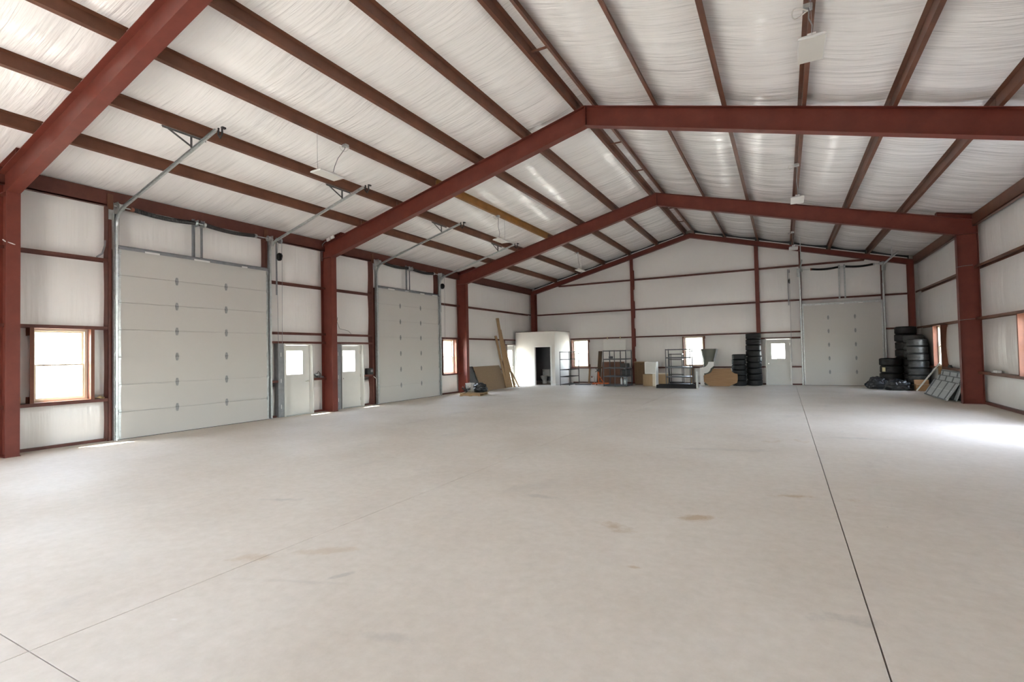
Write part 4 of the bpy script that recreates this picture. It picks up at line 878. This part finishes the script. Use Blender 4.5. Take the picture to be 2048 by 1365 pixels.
# olive bin, cut panels
ob = empty('flared_bin', (9.60, 22.42, 0)); tag(ob, 'olive grey bin with a flared top under the far window', 'bin')
smooth_angle(MB().lathe([(0, 0), (.20, 0), (.225, .9), (.235, 1.0), (.225, 1.12), (.34, 1.70), (.355, 1.70), (.355, 1.73), (.325, 1.73), (.21, 1.12), (.21, 1.0), (.19, .03), (0, .03)], n=28, closed=False).build('body', 'olive', ob), 30)
MB().bar((.28, -.2, 1.15), (.42, -.2, 1.72), .09, .03, (0, 1, 0)).build('side_flap', 'galvd', ob); MB().bar((-.3, -.2, 1.68), (-.2, -.23, 1.2), .05, .02, (0, 1, 0)).build('pale_strap', 'whitel', ob)
def cutout(name, pts, y, t, m, label, lean):
    mb = MB(); mb.prism([(x, y + lean * z, z) for x, z in pts], (0, t, 0)); return tag(mb.build(name, m), label, 'panel')
def arc(cx, cz, r, a0, a1, n=7): return [(cx + r * math.cos(math.radians(a0 + (a1 - a0) * k / n)), cz + r * math.sin(math.radians(a0 + (a1 - a0) * k / n))) for k in range(n + 1)]
cutout('white_cut_panel', [(9.27, .006), (9.44, .006), (9.44, .58)] + arc(9.46, .86, .28, -90, -10)[1:] + [(9.80, .86), (9.88, .93), (9.88, 1.12), (9.64, 1.12)] + arc(9.36, 1.14, .28, -10, -75)[1:] + [(9.27, .85)], 21.92, .015, 'white', 'white board with curved cut-outs standing in front of the olive bin', .06)
cutout('curved_plywood', [(9.70, .004), (10.52, .004), (10.86, .16), (10.90, .30), (10.89, .57)] + arc(10.86, .82, .25, -90, -180)[1:] + arc(9.58, .80, .24, 0, -90)[0:] + [(9.43, .48), (9.45, .20)], 21.74, .02, 'ply', 'plywood sheet with scooped upper corners leaning on the far tires', .16)
for k, (x, lbl) in enumerate(((9.13, 'small black bottle on the floor left of the white cut panel'), (9.22, 'taller black bottle on the floor beside the white cut panel'))):
    q = empty('small_bottle', (x, 21.55 - .12 * k, 0)); tag(q, lbl, 'bottle'); MB().lathe([(0, 0), (.045, 0), (.045, .12 + .05 * k), (.02, .16 + .05 * k), (0, .16 + .05 * k)], n=14, closed=False).build('body', 'black', q, smooth=True); MB().lathe([(0, .16 + .05 * k), (.02, .16 + .05 * k), (.02, .2 + .05 * k), (0, .2 + .05 * k)], n=10, closed=False).build('cap', 'blacks', q)

# ------------------------------------------------------------------ pallet, board and lumber by the left wall
pl = empty('wooden_pallet', (1.38, 14.55, 0), math.radians(14)); tag(pl, 'wooden pallet on the floor in front of the far left column', 'pallet')
for y in (-.5, 0, .5):
    MB().box((-.43, y - .02, .018), (.43, y + .02, .105)).build('stringer', 'pallet', pl)
for k in range(7): MB().box((-.46 + k * .1397, -.54, .105), (-.37 + k * .1397, .54, .123)).build('deck_board', 'pallet', pl)
for x in (-.40, 0, .40): MB().box((x - .05, -.54, 0), (x + .05, .54, .018)).build('bottom_board', 'pallet', pl)
bk = empty('white_bucket', (1.02, 14.80, .124)); tag(bk, 'white square bucket on the pallet', 'bucket'); bevel(MB().box((-.14, -.14, 0), (.14, .14, .33)).build('body', 'whitel', bk), .02); bevel(MB().box((-.15, -.15, .33), (.15, .15, .36)).build('lid', 'whitel', bk), .01)
def lumpy(name, size, seed, m, amp=.22, fold=5.0):
    bm = bmesh.new(); bmesh.ops.create_icosphere(bm, subdivisions=5, radius=1.0)
    for v in bm.verts:
        p = v.co.copy(); n1 = noise.fractal(p * 1.3 + Vector((seed, 0, 0)), 1.0, 2.0, 3); n2 = abs(noise.noise(p * fold + Vector((0, seed, 0)))); k = 1 + amp * n1 - .16 * n2
        q = Vector((p.x * size[0], p.y * size[1], p.z * size[2])) * k
        q.z = max(q.z + size[2] * .72, 0.004 + 0.0); v.co = q
    me = bpy.data.meshes.new(name); bm.to_mesh(me); bm.free(); me.polygons.foreach_set('use_smooth', [True] * len(me.polygons)); me.materials.append(M[m])
    o = bpy.data.objects.new(name, me); COL.objects.link(o); return o
o = lumpy('wrapped_engine_part', (.29, .25, .23), 3.1, 'bag', .3, 3.5); o.location = (1.62, 14.66, .123); o.rotation_euler = (0, 0, .5); tag(o, 'heap wrapped in black plastic lying on the pallet', 'wrapped bundle')
tp = empty('tangled_hose', (1.17, 14.28, .13)); tag(tp, 'tangle of black hoses and brackets at the left end of the pallet', 'hoses'); rnd = random.Random(4)
for k in range(9):
    a = k * .7; MB().tube([(0, 0, .02), (.10 * math.cos(a), .10 * math.sin(a), .10 + .02 * (k % 3)), (.19 * math.cos(a + .3), .19 * math.sin(a + .3), .15 + .05 * (k % 4))], [.03, .024, .014], 7).build('hose', 'black', tp, smooth=True)
slab('particle_board', 'mdf', (.64, 17.62, .004), (.13, 17.62, 1.115), (0, 1, 0), 2.42, .018, 'tan particle board sheet leaning on the left wall behind the pallet', 'sheet')
slab('dark_panel', 'greyd', (.50, 16.12, .004), (.06, 16.2, 1.13), (0, 1, 0), .55, .03, 'dark grey panel leaning beside the particle board', 'panel')
slab('grey_sheet', 'greyp', (.40, 16.0, .004), (.03, 16.05, 1.15), (0, 1, 0), .50, .012, 'pale grey sheet edge behind the dark panel', 'sheet')
def plank(a, b_, w, t, label, m='wood'):
    return tag(MB().bar(a, b_, w, t, (1, -.8, .2)).build('lumber_board', m), label, 'board', 'boards leaning near the glass door')
plank((.80, 18.62, .03), (.05, 18.93, 3.50), .15, .04, 'tallest pine board leaning on the wall beside the glass door')
plank((.84, 18.80, .03), (.06, 19.16, 2.92), .14, .04, 'second tallest pine board of the leaning bundle')
plank((.80, 18.42, .03), (.05, 18.72, 2.6), .11, .04, 'pine board at the left of the leaning bundle')
plank((.93, 18.99, .03), (.08, 19.36, 2.45), .10, .04, 'pine board at the right of the leaning bundle')
plank((1.06, 19.20, .03), (.03, 19.36, 1.75), .06, .02, 'thin pine strip leaning apart across the glass door')

# ------------------------------------------------------------------ right corner: bags, box, trim, door sections
o = lumpy('plastic_bag', (.36, .24, .27), 8.2, 'bag', .28, 4.0); o.location = (16.0, 21.36, 0); tag(o, 'black plastic bag on the floor, left of the two', 'plastic bag', 'black plastic bags by the tires')
o = lumpy('plastic_bag', (.39, .26, .25), 15.4, 'bag', .28, 4.0); o.location = (16.52, 20.66, 0); o.rotation_euler = (0, 0, -.25); tag(o, 'black plastic bag on the floor, right one beside the cardboard box', 'plastic bag', 'black plastic bags by the tires')
cx = empty('cardboard_box', (17.27, 20.54, 0)); tag(cx, 'open cardboard box between the bags and the leaning grey panels', 'box')
MB().box((-.22, -.16, 0), (.22, -.155, .24)).box((-.22, .155, 0), (.22, .16, .24)).box((-.22, -.155, 0), (-.215, .155, .24)).box((.215, -.155, 0), (.22, .155, .24)).box((-.215, -.155, 0), (.215, .155, .006)).build('carton', 'card', cx)
MB().obox((0, .165, .32), (.22, 0, 0), (0, .003, 0), (0, .02, .08)).build('flap', 'card', cx); MB().obox((0, -.21, .25), (.22, 0, 0), (0, .06, .0), (0, .0, .003)).build('flap', 'vinyl', cx); MB().obox((-.28, 0, .225), (.06, 0, -.015), (0, .155, 0), (.001, 0, .003)).build('flap', 'card', cx)
tag(MB().bar((17.02, 20.18, .02), (17.585, 19.56, 1.05), .07, .02, (-1, -.3, .4)).build('trim_board', 'white'), 'white trim board leaning to the sill of the right window', 'board')
tag(MB().box((17.50, 19.28, 0), (17.58, 19.42, .95)).build('timber_post', 'ply'), 'short yellowish timber standing behind the grey door sections', 'timber')
def door_section(x0, x1, y0, y1, h, label):
    r = empty('door_section', (x0, (y0 + y1) / 2, 0)); tag(r, label, 'door section', 'leaning grey door sections'); L = y1 - y0; dx = x1 - x0; u = Vector((dx, 0, h)); n_ = Vector((-h, 0, dx)).normalized(); U = u.normalized()
    w = u.length; c = u / 2 + n_ * .02 + Vector((0, 0, .004))
    MB().obox(c, (0, L / 2, 0), u / 2, n_ * .02).build('skin', 'greyp', r)
    for f in (-.42, -.14, .14, .42): MB().obox(c + Vector((0, L * f, 0)) + n_ * .0215, (0, .055, 0), u * .485, n_ * .0035).build('stile', 'greyd', r)
    MB().obox(c + u * .475 + n_ * .022, (0, L / 2 * .995, 0), u * .02, n_ * .004).build('top_rail', 'greyd', r); MB().obox(c - u * .475 + n_ * .022, (0, L / 2 * .995, 0), u * .02, n_ * .004).build('bottom_rail', 'greyd', r)
    MB().obox(c + n_ * .0205, (0, L / 2 * .99, 0), u * .006, n_ * .002).build('rib', 'white', r)
    return r
door_section(17.03, 17.33, 16.25, 18.95, .52, 'front grey door section lying lowest against the others')
door_section(17.24, 17.46, 16.2, 18.95, .68, 'middle grey door section of the leaning three')
door_section(17.40, 17.55, 16.1, 19.0, .83, 'rear grey door section, highest against the right wall')
